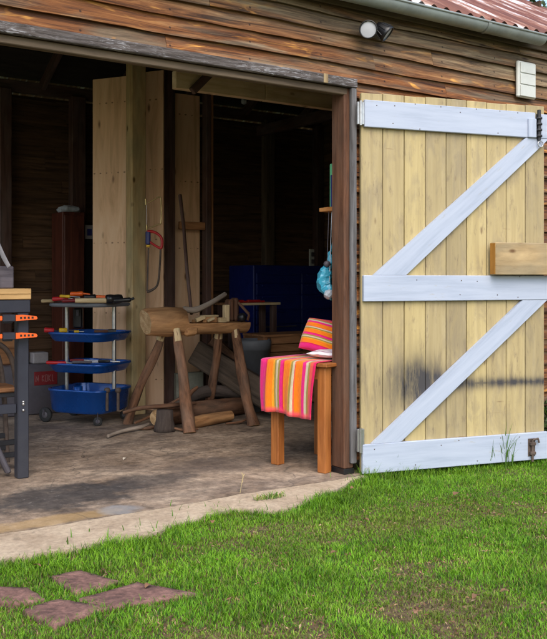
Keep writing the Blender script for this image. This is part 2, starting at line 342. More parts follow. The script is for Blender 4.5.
    th=k.math('MULTIPLY',wv,wv2); nn=k.noise(k.map(k.attr('grain').outputs['Vector'],(60,30,1)),1,4,.7)
    c=k.mix(.5,c,k.ramp(nn,[(.3,.55),(.6,1.)]),'MULTIPLY')
    c=k.mix(k.math('MULTIPLY',k.attr('tone').outputs['Fac'],.75),c,(.8,.05,.1))
    k.set(Base_Color=c,Roughness=.9,Specular_IOR_Level=.1,Sheen_Weight=.2); k.bump(th,.35,.002); MT['cloth']=k.m
    k=NT('mauve striped cloth'); s=k.n('ShaderNodeSeparateXYZ',None,Vector=k.attr('grain').outputs['Vector']).outputs
    c=k.ramp(k.math('FRACT',k.math('MULTIPLY',s['X'],6.0)),[(0,(.7,.66,.7)),(.5,(.25,.06,.14)),(.62,(.68,.62,.68)),(.85,(.45,.3,.4))],'CONSTANT'); k.set(Base_Color=c,Roughness=.9); MT['mauve']=k.m
    # paver
    k=NT('worn brick paver'); o=k.obj(); n1=k.noise(o,9,8,.7); n2=k.noise(o,42,6,.7)
    c=k.ramp(n1,[(.35,(.13,.068,.055)),(.55,(.25,.13,.105)),(.72,(.38,.215,.17))]); c=k.mix(.8,c,k.ramp(n2,[(.35,.35),(.62,1.)]),'MULTIPLY'); k.set(Base_Color=c,Roughness=.9); k.bump(n2,.9,.008); MT['paver']=k.m
    # concrete floor
    k=NT('stained concrete'); o=k.obj(); s=k.n('ShaderNodeSeparateXYZ',None,Vector=o).outputs
    n1=k.noise(o,2.1,9,.72,.3); n2=k.noise(o,26,6,.7); n3=k.noise(k.map(o,(1.1,2.6,1)),1.5,7,.65,.8)
    c=k.ramp(n1,[(.34,(.13,.09,.06)),(.5,(.31,.23,.165)),(.64,(.5,.39,.285))])
    c=k.mix(k.math('MULTIPLY',k.ramp(n3,[(.5,0.),(.6,1.)]),.5),c,(.12,.093,.078))
    c=k.mix(k.ramp(k.noise(k.map(o,(5,12,1)),3,6,.75),[(.64,0.),(.72,.55)]),c,(.46,.43,.4))
    def blob(cx,cy,rx,ry,amt,col,c):
        dx=k.math('DIVIDE',k.math('SUBTRACT',s['X'],cx),rx); dy=k.math('DIVIDE',k.math('SUBTRACT',s['Y'],cy),ry)
        d=k.math('ADD',k.math('MULTIPLY',dx,dx),k.math('MULTIPLY',dy,dy)); d=k.math('ADD',d,k.math('MULTIPLY',k.math('SUBTRACT',k.noise(o,7,6,.7),.5),2.2))
        return k.mix(k.math('MULTIPLY',k.ramp(d,[(.35,1.),(1.,0.)]),amt),c,col)
    c=blob(-1.55,.42,.5,.3,.85,(.045,.042,.043),c); c=blob(-1.05,.5,.35,.2,.7,(.06,.055,.055),c)
    c=k.mix(k.ramp(k.noise(k.map(o,(9,20,1),(2,7,0)),2,7,.75),[(.6,0.),(.68,.6)]),c,(.5,.46,.42)); c=k.mix(.8,c,k.ramp(k.noise(o,17,9,.8),[(.38,.4),(.6,1.1)]),'MULTIPLY'); c=blob(-1.75,.02,.42,.09,.5,(.42,.27,.1),c); c=blob(-1.4,.02,.12,.1,.6,(.27,.28,.29),c); c=blob(-.5,.62,.4,.25,.5,(.075,.06,.055),c)
    c=k.mix(.3,c,k.ramp(n2,[(.3,.5),(.6,1.)]),'MULTIPLY')
    vc=k.n('ShaderNodeTexVoronoi',{'feature':'DISTANCE_TO_EDGE'},Vector=k.vm('ADD',k.map(o,(1,1,1)),k.vm('MULTIPLY',k.n('ShaderNodeTexNoise',None,Vector=o,Scale=3.0).outputs['Color'],(.5,.5,.5))),Scale=.9).outputs['Distance']
    cr=k.ramp(vc,[(.0,1.),(.006,0.)]); c=k.mix(k.math('MULTIPLY',cr,.6),c,(.05,.045,.04))
    k.set(Base_Color=c,Roughness=k.ramp(n1,[(.3,.6),(.7,.85)])); k.bump(n2,.25,.004); MT['floor']=k.m
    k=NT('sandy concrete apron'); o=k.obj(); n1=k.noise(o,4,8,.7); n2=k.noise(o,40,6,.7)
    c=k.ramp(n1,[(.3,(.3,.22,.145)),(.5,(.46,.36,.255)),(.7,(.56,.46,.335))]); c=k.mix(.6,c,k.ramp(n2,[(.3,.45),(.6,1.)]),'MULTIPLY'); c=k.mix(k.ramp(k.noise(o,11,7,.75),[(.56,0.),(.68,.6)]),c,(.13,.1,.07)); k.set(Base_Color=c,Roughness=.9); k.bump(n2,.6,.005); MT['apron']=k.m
    k=NT('lawn soil'); o=k.obj(); n1=k.noise(o,1.4,8,.7); n2=k.noise(o,30,6,.7)
    c=k.ramp(n2,[(.32,(.03,.018,.011)),(.5,(.1,.056,.03)),(.68,(.2,.125,.07))])
    ds=k.n('ShaderNodeVectorMath',{'operation':'LENGTH'},i0=o).outputs['Value']
    far=k.n('ShaderNodeMapRange',None,Value=ds,i1=4.0,i2=7.0).outputs[0]
    c=k.mix(k.math('MULTIPLY',k.ramp(n1,[(.42,.95),(.6,.35)]),k.math('ADD',k.math('MULTIPLY',far,.85),.12)),c,k.ramp(n2,[(.3,(.05,.08,.012)),(.7,(.13,.2,.03))])); k.set(Base_Color=c,Roughness=.95); k.bump(n2,.6,.01); MT['soil']=k.m
    k=NT('grass blades'); a=k.attr('col').outputs['Color']; k.set(Base_Color=a,Roughness=.5,Specular_IOR_Level=.25)
    tr=k.n('ShaderNodeBsdfTranslucent',None,Color=a); ms=k.n('ShaderNodeMixShader',None,Fac=.3,i1=k.b.outputs[0],i2=tr.outputs[0])
    k.t.links.new(ms.outputs[0],k.t.nodes['Material Output'].inputs['Surface']); MT['grass']=k.m
    MT['leaf']=plain('dry leaf',(.23,.12,.06),.7,0,.4,30,.2)
    MT['chip']=plain('pale wood chip',(.62,.55,.45),.8,0,.2,30)
    MT['foliage']=plain('tree leaves',(.06,.1,.025),.6,0,.5,3)
    MT['shade']=wood('dark roof lining',(.012,.01,.009),(.04,.032,.027),2,20)  # near black colour stands in for the shade under the roof
    MT['trunk']=wood('tree trunk',(.06,.05,.04),(.2,.16,.12),3,12,.9,.6)
build_materials()
SUN=(50,-118); SKY=.15; SUNE=.75; SUNANG=60; EXPO=1.12
# ================================================================ THE SHED (one building, its parts are children)
X0,X1=-3.45,3.1                     # side walls
OP0=-2.75                           # left end of the doorway (right end is x = 0)
RIDGE=(2.33,4.06); EAVE=(-.125,2.65); BACK=4.3
SLOPE=(RIDGE[1]-EAVE[1])/(RIDGE[0]-EAVE[0])
shed=thing('shed','weathered timber shed with brown weatherboards, rusty iron roof and an open plank door','shed',(0,0,0))

def boards(mb,xa,xb,z0,z1,yf,step=.0875,phase=0.0,seed=0,way=.006,flip=False):
    """overlapping horizontal weatherboards with wavy lower edges, faces towards -y at yf"""
    rd=random.Random(seed); z=z0+phase
    while z<z1-.01:
        cuts=[xa]; x=xa+rd.uniform(.4,2.2)
        while x<xb-.4: cuts.append(x); x+=rd.uniform(1.3,2.8)
        cuts.append(xb)
        for a,b in zip(cuts[:-1],cuts[1:]):
            tone=rd.random(); sd=rd.uniform(0,90); n=max(2,int((b-a)/.07)); dz=rd.uniform(-.003,.003); dy=rd.uniform(-.003,.003)
            off=(rd.uniform(-4,4),rd.uniform(-4,4),0)
            vs=[];gs=[];fs=[]
            for i in range(n+1):
                x=a+.0012+(b-a-.0024)*i/n
                w=way*noise.noise(Vector((x*2.1,sd,0)))*1.6+way*.5*noise.noise(Vector((x*9,sd,3)))
                zb=z-.010+dz+w; zt=min(z+step+.012,z1)
                bow=.004*noise.noise(Vector((x*3,sd,7)))
                for (yy,zz) in ((yf-.006+dy+bow,zb),(yf-.005+dy+bow,zb+.010),(yf+.022,zt),(yf+.036,zt),(yf+.02+dy,zb+.002)):
                    vs.append((x,yy,zz)); gs.append((x+off[0],zz-z+off[1],yy-yf))
                if i:
                    p=(i-1)*5; q=i*5
                    for e in range(5): fs.append([p+e,p+(e+1)%5,q+(e+1)%5,q+e])
            m=n*5; fs.append([0,4,3,2,1]); fs.append([m,m+1,m+2,m+3,m+4])
            mb.add(vs,fs,gs,tone)
        z+=step

wall=MB()
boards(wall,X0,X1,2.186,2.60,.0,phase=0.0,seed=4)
boards(wall,.012,X1,.07,2.186,.0,phase=.016,seed=9)
boards(wall,X0,OP0,.07,2.186,.0,phase=.016,seed=15)
part('front_wall',wall,MT['wb'],shed)
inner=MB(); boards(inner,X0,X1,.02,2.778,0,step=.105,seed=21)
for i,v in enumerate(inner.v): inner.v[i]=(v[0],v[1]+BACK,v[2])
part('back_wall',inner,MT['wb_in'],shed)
for sx,xx in ((1,X1),(-1,X0)):
    m=MB()
    zz=0.02
    while zz<3.96:                                     # gable end of boards, cut to the roof line
        lo,hi=zz,zz+.105
        ya=max(.04,EAVE[0]+(hi-.06-EAVE[1])/SLOPE) if hi>2.6 else .04
        yb=min(BACK-.005,2*RIDGE[0]-ya) if hi>2.6 else BACK-.005
        if sx<0 and .0<lo<2.62:  # left end kept open below the gable, invented to let more daylight in
            m.box(xx-.013,xx+.013,ya,.2,lo-.004,hi+.006,.002); m.box(xx-.013,xx+.013,4.15,yb,lo-.004,hi+.006,.002)
        elif yb-ya>.1: m.box(xx-.013,xx+.013,ya,yb,lo-.004,hi+.006,.002)
        zz+=.108
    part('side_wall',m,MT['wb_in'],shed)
# roof: two corrugated slopes, each with thickness
def slope_sheet(ya,za,yb,zb):
    m=MB(); pitch=.1; n=int((X1+.12-(X0-.12))/pitch*8); rows=5; vs=[];gs=[];fs=[]
    for lay in (0,-.0035):
        for j in range(rows+1):
            f=j/rows
            for i in range(n+1):
                x=X0-.12+i*pitch/8; vs.append((x,ya+(yb-ya)*f,za+(zb-za)*f+.0145*math.cos(2*math.pi*x/pitch)+lay)); gs.append((f,x,0))
    N=(rows+1)*(n+1)
    for j in range(rows):
        for i in range(n):
            a=j*(n+1)+i; fs.append([a,a+1,a+n+2,a+n+1]); fs.append([a+N+n+1,a+N+n+2,a+N+1,a+N])
    for i in range(n): fs.append([i+N,i+1+N,i+1,i])
    m.add(vs,fs,gs,0,0,True); return m
part('roof',slope_sheet(*EAVE,RIDGE[0],RIDGE[1]),MT['roof'],shed)
part('roof',slope_sheet(RIDGE[0],RIDGE[1]+.001,BACK+.3,RIDGE[1]-SLOPE*(BACK+.3-RIDGE[0])),MT['roof'],shed)
m=MB(); m.tube([(X0-.14,RIDGE[0],RIDGE[1]+.012),(X1+.14,RIDGE[0],RIDGE[1]+.012)],.035,n=12); part('ridge_cap',m,MT['roof'],shed)
# rafters and purlins under the iron
for x in np.arange(X0+.25,X1,.75):
    m=MB()
    for sgn in (1,-1):
        y0=.05 if sgn>0 else BACK-.02; a=Vector((x,y0,RIDGE[1]-SLOPE*abs(RIDGE[0]-y0)-.075)); b=Vector((x,RIDGE[0],RIDGE[1]-.075)); m.bar(a,b,.045,.09)
    part('rafter',m,MT['dpost'],shed)
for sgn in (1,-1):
    m=MB(); y0=.06 if sgn>0 else BACK-.03; zz=RIDGE[1]-SLOPE*abs(RIDGE[0]-y0)-.024; m.bar(((X0+X1)/2,y0,zz),((X0+X1)/2,RIDGE[0]-sgn*.004,RIDGE[1]-.026),X1-X0-.06,.006,bev=0); part('roof_shade',m,MT['shade'],shed)  # dark sheet added under the iron so the roof space looks shaded
# plates and ties
m=MB(); m.box(X0+.02,X1-.02,.036,.085,2.5,2.585); part('wall_plate',m,MT['dpost'],shed)
m=MB(); m.box(X0+.02,X1-.02,BACK-.06,BACK-.012,2.788,2.895); part('wall_plate',m,MT['dpost'],shed)
for x in (-2.2,2.2):
    m=MB(); m.box(x-.025,x+.025,.09,BACK-.07,2.62,2.73); part('tie_beam',m,MT['dpost'],shed)
a=W(150,95,2.86)
bl=W(176,90,.9).x
for xa,xb in ((bl,.02),(.025,X1-.03)): m=MB(); m.box(xa,xb,.9,.95,2.222,2.33); part('tie_beam',m,MT['beam'],shed)
m=MB(); m.bar((bl+.10,.88,2.21),(bl+.27,.88,2.38),.045,.035,up=(0,1,0)); part('strut',m,MT['dpost'],shed)
for x in (bl+.03,.9,2.3): m=MB(); m.box(x,x+.05,.952,.99,2.25,EAVE[1]+SLOPE*(.95-EAVE[0])-.06); part('hanger',m,MT['dpost'],shed)
m=MB(); m.box(.12,2.0,2.832,2.882,2.72,2.82); part('tie_beam',m,MT['dpost'],shed)

# doorway: peeling grey lintel, header behind it, jamb, trim
m=MB(); m.box(OP0-.05,.006,-.03,-.002,2.136,2.186,.004); part('lintel',m,MT['lintel'],shed,'grey lintel board with flaking pale paint')
m=MB(); m.box(-.235,-.205,-.033,-.03,2.137,2.187,.001); part('patch',m,MT['rawbar'],shed,'short honey coloured cleat on the lintel')
m=MB(); m.box(OP0-.02,-.045,.0,.045,2.097,2.136,.004); part('header',m,MT['header'],shed)
m=MB(); m.box(OP0,-.0,.046,.1,2.14,2.235,.004); part('header',m,MT['dpost'],shed)
m=MB(); m.box(-.066,.0,.001,.115,.03,2.136,.006); part('jamb_post',m,MT['jamb'],shed)
m=MB(); m.box(-.07,.003,-.002,.118,.0,.03,.002); part('post_foot',m,MT['black'],shed)
m=MB(); m.box(-.034,.003,-.027,-.001,.06,2.135,.005); part('jamb_trim',m,MT['trim'],shed)
m=MB(); m.box(OP0-.02,OP0+.06,.001,.115,.0,2.136,.006); part('jamb_post',m,MT['jamb'],shed)
m=MB(); m.box(OP0-.04,OP0+.01,-.027,-.001,.06,2.135,.005); part('jamb_trim',m,MT['trim'],shed)
# gutter (half round, rolled front lip), downpipe, fascia
m=MB(); yc,zc,r=-.108,2.625,.05; GX1=1.46; prof=[]
for k in range(13):
    a=math.pi+math.pi*k/12; prof.append((yc+r*math.cos(a)*1.05,zc+r*math.sin(a)))
prof=[(yc-r*1.05,zc+.004)]+prof; prof+= [(yc+r*1.05-.003,zc)]+[(yc+(r-.003)*math.cos(math.pi*2-math.pi*k/12)*1.05,zc+(r-.003)*math.sin(math.pi*2-math.pi*k/12)) for k in range(1,12)]
xs=[X0-.1,-1.2,.0,.93,GX1]; vs=[];gs=[];fs=[];n=len(prof)
for i,x in enumerate(xs):
    for (y,z) in prof: vs.append((x,y,z-.006*(i/4))); gs.append((x,y,z))
for i in range(len(xs)-1):
    for k in range(n): fs.append([i*n+k,(i+1)*n+k,(i+1)*n+(k+1)%n,i*n+(k+1)%n])
m.add(vs,fs,gs,.5,0,True)
m.tube([(X0-.1,yc-r*1.06,zc+.004),(GX1,yc-r*1.06,zc-.002)],.0075,n=8)
g=part('gutter',m,MT['zinc'],shed)
for x in (-1.2,.93):
    q=MB(); vs=[];gs=[];fs=[]
    for i,xx in enumerate((x-.013,x+.013)):
        for k in range(13):
            a=math.pi+math.pi*k/12; vs.append((xx,yc+(r+.004)*math.cos(a)*1.05,zc-.004+(r+.004)*math.sin(a))); gs.append((xx,0,0))
    for k in range(12): fs.append([k,k+13,k+14,k+1])
    q.add(vs,fs,gs,.4,0,True); part('joint',q,MT['zinc'],g)
q=MB(); q.prism([(yc+r*math.cos(math.pi+math.pi*k/12)*1.05,zc-.006+r*math.sin(math.pi+math.pi*k/12)) for k in range(13)],GX1,GX1+.004,ax=((0,1,0),(0,0,1),(1,0,0))); part('end_cap',q,MT['zinc'],g)
m=MB(); m.box(X0-.05,X1+.05,-.02,-.003,2.575,2.66,.003); part('fascia',m,MT['header'],shed)
# right corner board
m=MB(); m.box(X1-.01,X1+.045,-.02,.06,.0,2.58); part('corner_board',m,MT['trim'],shed)

# inner frame: posts standing on the slab
def post(name,x0,x1,y0,y1,z1,mt,z0=0): q=MB(); q.box(x0,x1,y0,y1,z0,z1,.006); return part(name,q,MT[mt],shed)
p=W(127,300,2.64); q_=W(146,300,2.64)
post('post',p.x+.042,q_.x,2.64,2.75,2.95,'gpost')
a=W(163,300,2.75); b=W(175.5,300,2.75); post('post',a.x+.01,b.x,2.75,2.825,2.98,'dpost')
a=W(205,300,2.75); b=W(214.5,300,2.75); PX2=(a.x+.015,b.x)
post('post',a.x+.015,b.x-.03,2.75,2.828,2.69,'dpost'); post('post',b.x-.028,b.x,2.762,2.80,2.69,'crate')
a=W(185,225,2.75); m=MB(); m.box(.43,PX2[0]-.002,2.765,2.80,a.z-.035,a.z+.03,.004); part('rail',m,MT['crate'],shed)
for px0,px1 in ((0,12),(72,86)):
    a=W(px0,200,4.2); b=W(px1,200,4.2); post('post',a.x,b.x,4.2,4.295,2.81,'dpost')
a=W(266,200,4.2); b=W(275,200,4.2); post('post',a.x,b.x,4.2,4.295,2.81,'header')
post('post',X1-.12,X1-.02,4.2,4.295,2.81,'dpost'); post('post',X0+.02,X0+.12,4.2,4.295,2.81,'dpost')

# ---------------------------------------------------------------- the plank door, swung right round on its left edge
DA=math.atan2(-.245,.969)
DM=Matrix.Translation((.014,-.047,0))@Matrix.Rotation(DA,4,'Z')
def D(s,y,z): return DM@Vector((s,y,z))
m=MB(); n=9; w=1.222/n
for i in range(n):
    t=random.uniform(-.004,.004)
    m.box(i*w+.0022+(.0),(i+1)*w-.0022,.0+random.uniform(0,.0025),.024,.012+random.uniform(0,.006),2.112+t,.0025,tone=random.random())
door=part('barn_door',m,MT['cream'],shed,'cream painted plank door with white rails and diagonal braces',mx=DM,world=False)
def dp(name,mb,mt,label=None): return part(name,mb,MT[mt],door,label,world=False)
for z0,z1,s0,s1 in ((1.918,2.068,.012,1.14),(.956,1.1,.006,1.25),(.006,.168,.0,1.228)):
    m=MB(); m.box(s0,s1,-.023,-.0005,z0,z1,.003); dp('rail',m,'white')
m=MB(); m.prism([(.068,1.1015),(.27,1.1015),(1.235,1.9165),(1.075,1.9165)],-.0205,-.0006); dp('brace',m,'white')
m=MB(); m.prism([(.056,.1695),(.238,.1695),(1.225,.9545),(1.05,.9545)],-.0205,-.0006); dp('brace',m,'white')
m=MB(); m.box(1.083,1.139,-.036,-.0235,1.918,2.03,.003); dp('hinge_leaf',m,'white')
m=MB(); m.box(1.178,1.60,-.0235,-.0005,1.918,2.062,.003); dp('rail',m,'white','white rail end running on past the planks')
m=MB(); m.tube([(1.159,-.03,1.905),(1.159,-.03,2.085)],.011,n=10)
for z in (1.93,1.965,2.0,2.035): m.lathe([(.004,-.008),(.019,-.006),(.019,.006),(.004,.008)],(1.159,-.03,z),n=12)
m.box(1.141,1.177,-.026,-.024,1.925,2.06,.0005); dp('hinge_pin',m,'iron')
m=MB(); 
m.tube([(1.168+.018*math.sin(a),-.032,1.882-.018*math.cos(a)) for a in [2*math.pi*k/16 for k in range(17)]],.0035,n=6,caps=False); dp('ring',m,'steel')
for z in (2.0,.2):
    m=MB(); m.box(-.03,.012,-.019,-.001,z-.07,z+.055,.002); m.tube([(-.012,-.022,z-.075),(-.012,-.022,z+.06)],.008,n=10); dp('hinge',m,'steel')
# drop bolt at the foot
m=MB(); m.box(1.085,1.135,-.0265,-.0235,.03,.135,.001); m.tube([(1.108,-.036,-.0),(1.108,-.036,.128)],.0075,n=10); m.tube([(1.108,-.036,.128),(1.145,-.04,.134),(1.152,-.04,.11)],.0065,n=8)
for z in (.05,.105): m.box(1.09,1.128,-.046,-.0266,z-.009,z+.009,.002)
dp('drop_bolt',m,'rust')
m=MB()
for z in (2.05,1.94,1.08,.98,.14,.04):
    for s in [i*w+w*.5+random.uniform(-.02,.02) for i in range(9)]:
        if random.random()<.5 and s<1.05: m=MB(); m.lathe([(.0001,.0),(.0035,.0),(.0035,.0006),(.0001,.0006)],(s,-.0231,z+random.uniform(-.015,.015)),axis=(0,-1,0),n=8); dp('nail',m,'rust')
# raw timber bar across the edge of the door
m=MB(); bs,be,zb0,zb1=.822,2.05,1.104,1.292
poly=[D(bs,-.024,0),D(be,-.024,0),D(be,-.078,0),D(bs,-.078,0)]
ax=[(DM.to_3x3()@Vector(q)) for q in ((1,0,0),(0,1,0),(0,0,1))]
m.obox(D((bs+be)/2,-.051,(zb0+zb1)/2),ax,(be-bs,.054,zb1-zb0),.004)
m2=MB(); m2.obox(D(bs-.0012,-.051,(zb0+zb1)/2),ax,(.002,.05,zb1-zb0-.008),.0003)
bar=thing('timber_bar','raw unpainted timber bar across the right edge of the cream door','timber bar',D(bs,-.05,zb0))
part('plank',m,MT['rawbar'],bar); part('end_face',m2,MT['rawend'],bar)

# ---------------------------------------------------------------- fixtures on the wall
fl=thing('spotlight','black twin head outdoor spotlight fixed to the weatherboards under the gutter','spotlight',(.07,-.005,2.46))
m=MB(); m.lathe([(.001,.03),(.03,.03),(.036,.018),(.036,-.004)],(.095,-.01,2.47),axis=(0,-1,0),n=20); part('mounting_plate',m,MT['black'],fl)
def head(c,d):
    c=Vector(c); d=Vector(d).normalized()
    m=MB(); m.lathe([(.001,-.075),(.022,-.073),(.034,-.05),(.046,-.012),(.05,.0),(.05,.012),(.044,.012),(.043,.004)],c,d,n=28)
    for k in range(9):
        a=2*math.pi*k/9; u=d.orthogonal().normalized(); v=d.cross(u); r=u*math.cos(a)+v*math.sin(a)
        m.bar(c-d*.055+r*.032,c-d*.006+r*.0475,.005,.008,up=r)
    m.tube([c-d*.05,Vector((.095,-.045,2.475))],.012,n=10)
    h=part('lamp_head',m,MT['black'],fl); q=MB(); q.lathe([(.0001,.007),(.02,.0065),(.0435,.004)],c,d,n=28); part('lens',q,MT['lens'],h)
tocam=(CAM-Vector((.02,-.1,2.45))).normalized()
head((.022,-.1,2.447),(-.72,-.66,-.2)); head((.168,-.085,2.452),(.45,-.45,-.55))
mb_=thing('meter_box','small off white box with two flaps fixed to the weatherboards above the door','meter box',(1.43,-.01,2.25))
a=W(514.5,60,-.06); b=W(534,96,-.06); xa,xb=1.335,1.51
m=MB(); m.box(xa,xb,-.034,-.0065,2.243,2.475,.008); part('case',m,MT['putty'],mb_)
for z0,z1 in ((2.40,2.467),(2.327,2.394),(2.25,2.321)):
    m=MB(); m.box(xa+.018,xb-.012,-.040,-.0345,z0,z1,.003); part('flap',m,MT['putty'],mb_)
# ================================================================ THINGS IN THE DOORWAY
# ---- knotty sheets stood beside the posts
def sheet(px0,px1,py_top_right,d,label,depth_dir=(-.513,.857,0),L=None,z1=None,px_anchor=None):
    r=P(px1,300,d); r.z=0; dv=Vector(depth_dir).normalized(); nv=Vector((-dv.y,dv.x,0))
    z1=z1 or P(px1,py_top_right,d).z
    m=MB(); c=r+dv*(L/2)-nv*.009; c.z=z1/2+.002
    m.obox(c,(dv,nv,(0,0,1)),(L,.018,z1-.004),.001)
    # rows of nail heads
    o=solo('plywood_sheet',m,MT['ply'],label,'plywood sheet','knotty sheets standing among the inner posts'); return o
sheet(92,126,76,7.28,'wide knotty sheet standing left of the green post',L=.325)
sheet(146,163,70,7.32,'narrow knotty sheet between the green post and the first dark post',L=.19)
b=PX2; m=MB(); m.box(.36,PX2[0]+.02,2.9,2.918,.002,2.66,.001); solo('plywood_sheet',m,MT['ply'],'knotty sheet behind the leaning stick and the short rail','plywood sheet','knotty sheets standing among the inner posts')

# ---- saws hung on the narrow sheet
cs=thing('coping_saw','small wire framed coping saw hanging above the hacksaw','saw',P(150,225,6.9))
d=6.98
m=MB(); m.smooth_tube([P(148,203,d),P(154,199.5,d),P(159.5,197,d),P(161,201,d),P(161,222,d),P(158,224.5,d),P(149,228,d)],.0055,n=8,seg=5); part('frame',m,MT['brass'],cs)
m=MB(); m.tube([P(146.3,201,d),P(146.8,229,d)],.002,n=6); part('blade',m,MT['steel'],cs)
for a,b in ((P(145.6,199,d),P(146,205,d)),(P(146.6,225,d),P(147,230,d))): m=MB(); m.tube([a,b],.008,n=8); part('clip',m,MT['brass'],cs)
hs=thing('hacksaw','hacksaw with red and navy handle hanging point down on the narrow sheet','saw',P(150,290,6.9))
m=MB(); m.smooth_tube([P(160.5,247,d),P(160,262,d),P(158.5,280,d),P(156,287,d),P(150,291,d),P(147,291.5,d)],[.008,.0085,.0085,.009,.011,.011],n=8,seg=6); part('frame',m,MT['rust'],hs)
m=MB(); m.bar(P(148.5,248,d),P(147,291,d),.004,.012,up=RT); part('blade',m,MT['rust'],hs)
m=MB(); m.smooth_tube([P(147.5,231.5,d),P(154,232,d),P(160,236,d),P(162,241,d),P(161,248,d),P(156,246,d),P(150,242,d)],[.012,.011,.01,.011,.012,.009,.009],n=10,seg=5); h=part('handle',m,MT['red'],hs)
m=MB(); m.obox(P(148,238,d),(RT,FW,(0,0,1)),(.038,.026,.105),.008); part('grip',m,MT['navy'],h)
m=MB(); m.obox(P(148.2,246,d-.005),(RT,FW,(0,0,1)),(.03,.03,.018),.004); part('collar',m,MT['yellow'],h)
# ---- long stick leaning on the rail
m=MB(); m.tube([P(191.5,314,6.72),P(187,270,6.93),P(183.5,225,7.1),P(180,195,7.2)],[.012,.0135,.014,.015],n=10,wob=.1)
solo('long_stick',m,MT['dpost'],'long thin dark stick leaning against the short rail','stick')

# ---- log bench
lb=thing('log_bench','rustic bench of a half hewn log on four splayed branch legs','bench',(.15,2.0,0))
def clip(q,i):
    if i>=3: q=Vector((q.x,q.y,min(q.z,.752+.004*noise.noise(q*9))))
    return q
m=MB(); m.tube([(-.285,1.985,.768),(-.27,1.985,.77),(-.12,1.985,.77),(.02,1.985,.768),(.03,1.985,.767),(.18,1.985,.762),(.38,1.985,.758),(.565,1.985,.756)],[.09,.1,.104,.1,.1,.098,.096,.094],n=26,wob=.2,cmi=1,clip=None)
lm=m
for i,v in enumerate(lm.v):
    if v[0]>.025: lm.v[i]=(v[0],v[1],min(v[2],.752+.006*noise.noise(Vector(v)*7)))
part('log',lm,[MT['log'],MT['end']],lb)
m=MB(); m.obox((.055,1.93,.70),((1,0,.1),(0,1,.2),(0,-.2,1)),(.11,.07,.075),.02); part('wedge',m,MT['log'],lb)
for pts,rr in (([(-.10,2.06,.70),(-.145,2.12,.5),(-.225,2.19,.28),(-.284,2.28,.0)],[.026,.031,.033,.04]),
               ([(-.075,1.90,.70),(-.07,1.84,.5),(-.085,1.75,.25),(-.098,1.665,.0)],[.026,.036,.039,.043]),
               ([(.445,1.93,.70),(.44,1.86,.5),(.43,1.76,.25),(.435,1.663,.0)],[.027,.037,.04,.045]),
               ([(.37,2.04,.70),(.385,2.1,.5),(.42,2.22,.25),(.45,2.36,.0)],[.026,.031,.034,.037])):
    m=MB(); m.smooth_tube(pts,rr,n=18,wob=.4,cmi=1,seg=10); leg=part('leg',m,[MT['bark'],MT['end']],lb)
    a=Vector(pts[0]); b=Vector(pts[1]); dd=(b-a).normalized(); q=MB(); q.tube([a-dd*.02,a+dd*.075],[.026,.033],n=12); part('tenon',q,MT['pale'],leg)

# ---- odds and ends on the bench
m=MB(); m.smooth_tube([(.02,1.97,.86),(.12,1.97,.852),(.26,1.98,.90),(.40,2.0,.965)],[.02,.024,.02,.018],n=10,wob=.2); solo('branch',m,MT['stick'],'crooked grey branch lying on top of the log bench','branch')
def chunk(a,b,w,h,mt,label,name='offcut',cat='offcut',up=(0,0,1),grp=None):
    m=MB(); m.bar(a,b,w,h,up=up,bev=.004); return solo(name,m,MT[mt],label,cat,grp)
chunk((.10,1.93,.775),(.17,1.92,.80),.04,.03,'pale','small pale wedge of wood leaning at the log shoulder')
chunk((.17,1.97,.7755),(.285,1.96,.7755),.07,.04,'log','flat brown offcut under the palest chips on the bench')
chunk((.17,1.965,.803),(.30,1.955,.803),.06,.014,'pale','flat pale wood chip on top of the stacked offcuts')
chunk((.12,1.99,.766),(.24,2.03,.766),.05,.022,'log','brown sliver lying under the crooked branch')
chunk((.19,1.915,.768),(.245,1.905,.79),.03,.02,'pale','little tilted pale sliver at the front of the bench pile')
chunk((.30,1.99,.772),(.37,2.0,.772),.05,.034,'log','squarish brown offcut behind the upright pale block')
chunk((.28,1.90,.773),(.34,1.9,.773),.035,.035,'pale','stubby pale block lying at the front edge of the bench')
chunk((.385,1.965,.756),(.385,1.965,.884),.042,.042,'pale','pale square block standing upright on the log bench',up=(1,0,0))
m=MB(); m.tube([(.415,2.02,.756+.06),(.50,2.03,.756+.06)],[.058,.06],n=14,wob=.1)
m=MB(); m.box(.425,.47,1.975,2.06,.757,.925,.014); m.box(.474,.515,1.975,2.06,.757,.935,.014); solo('wooden_block',m,MT['jamb'],'dark brown twin block beside the upright pale block','wooden block')
m=MB(); m.lathe([(.001,-.03),(.022,-.028),(.034,-.01),(.034,.01),(.022,.028),(.001,.03)],(.50,1.92,.788),axis=(1,.3,0),n=16); solo('knob',m,MT['black'],'round black knob at the far end of the log bench','knob')
m=MB(); m.bar((.538,1.90,.764),(.555,1.905,.81),.012,.02); m.bar((.555,1.905,.81),(.50,1.97,.90),.02,.02); solo('scrap_stick',m,MT['jamb'],'short brown stick propped behind the black knob','stick')

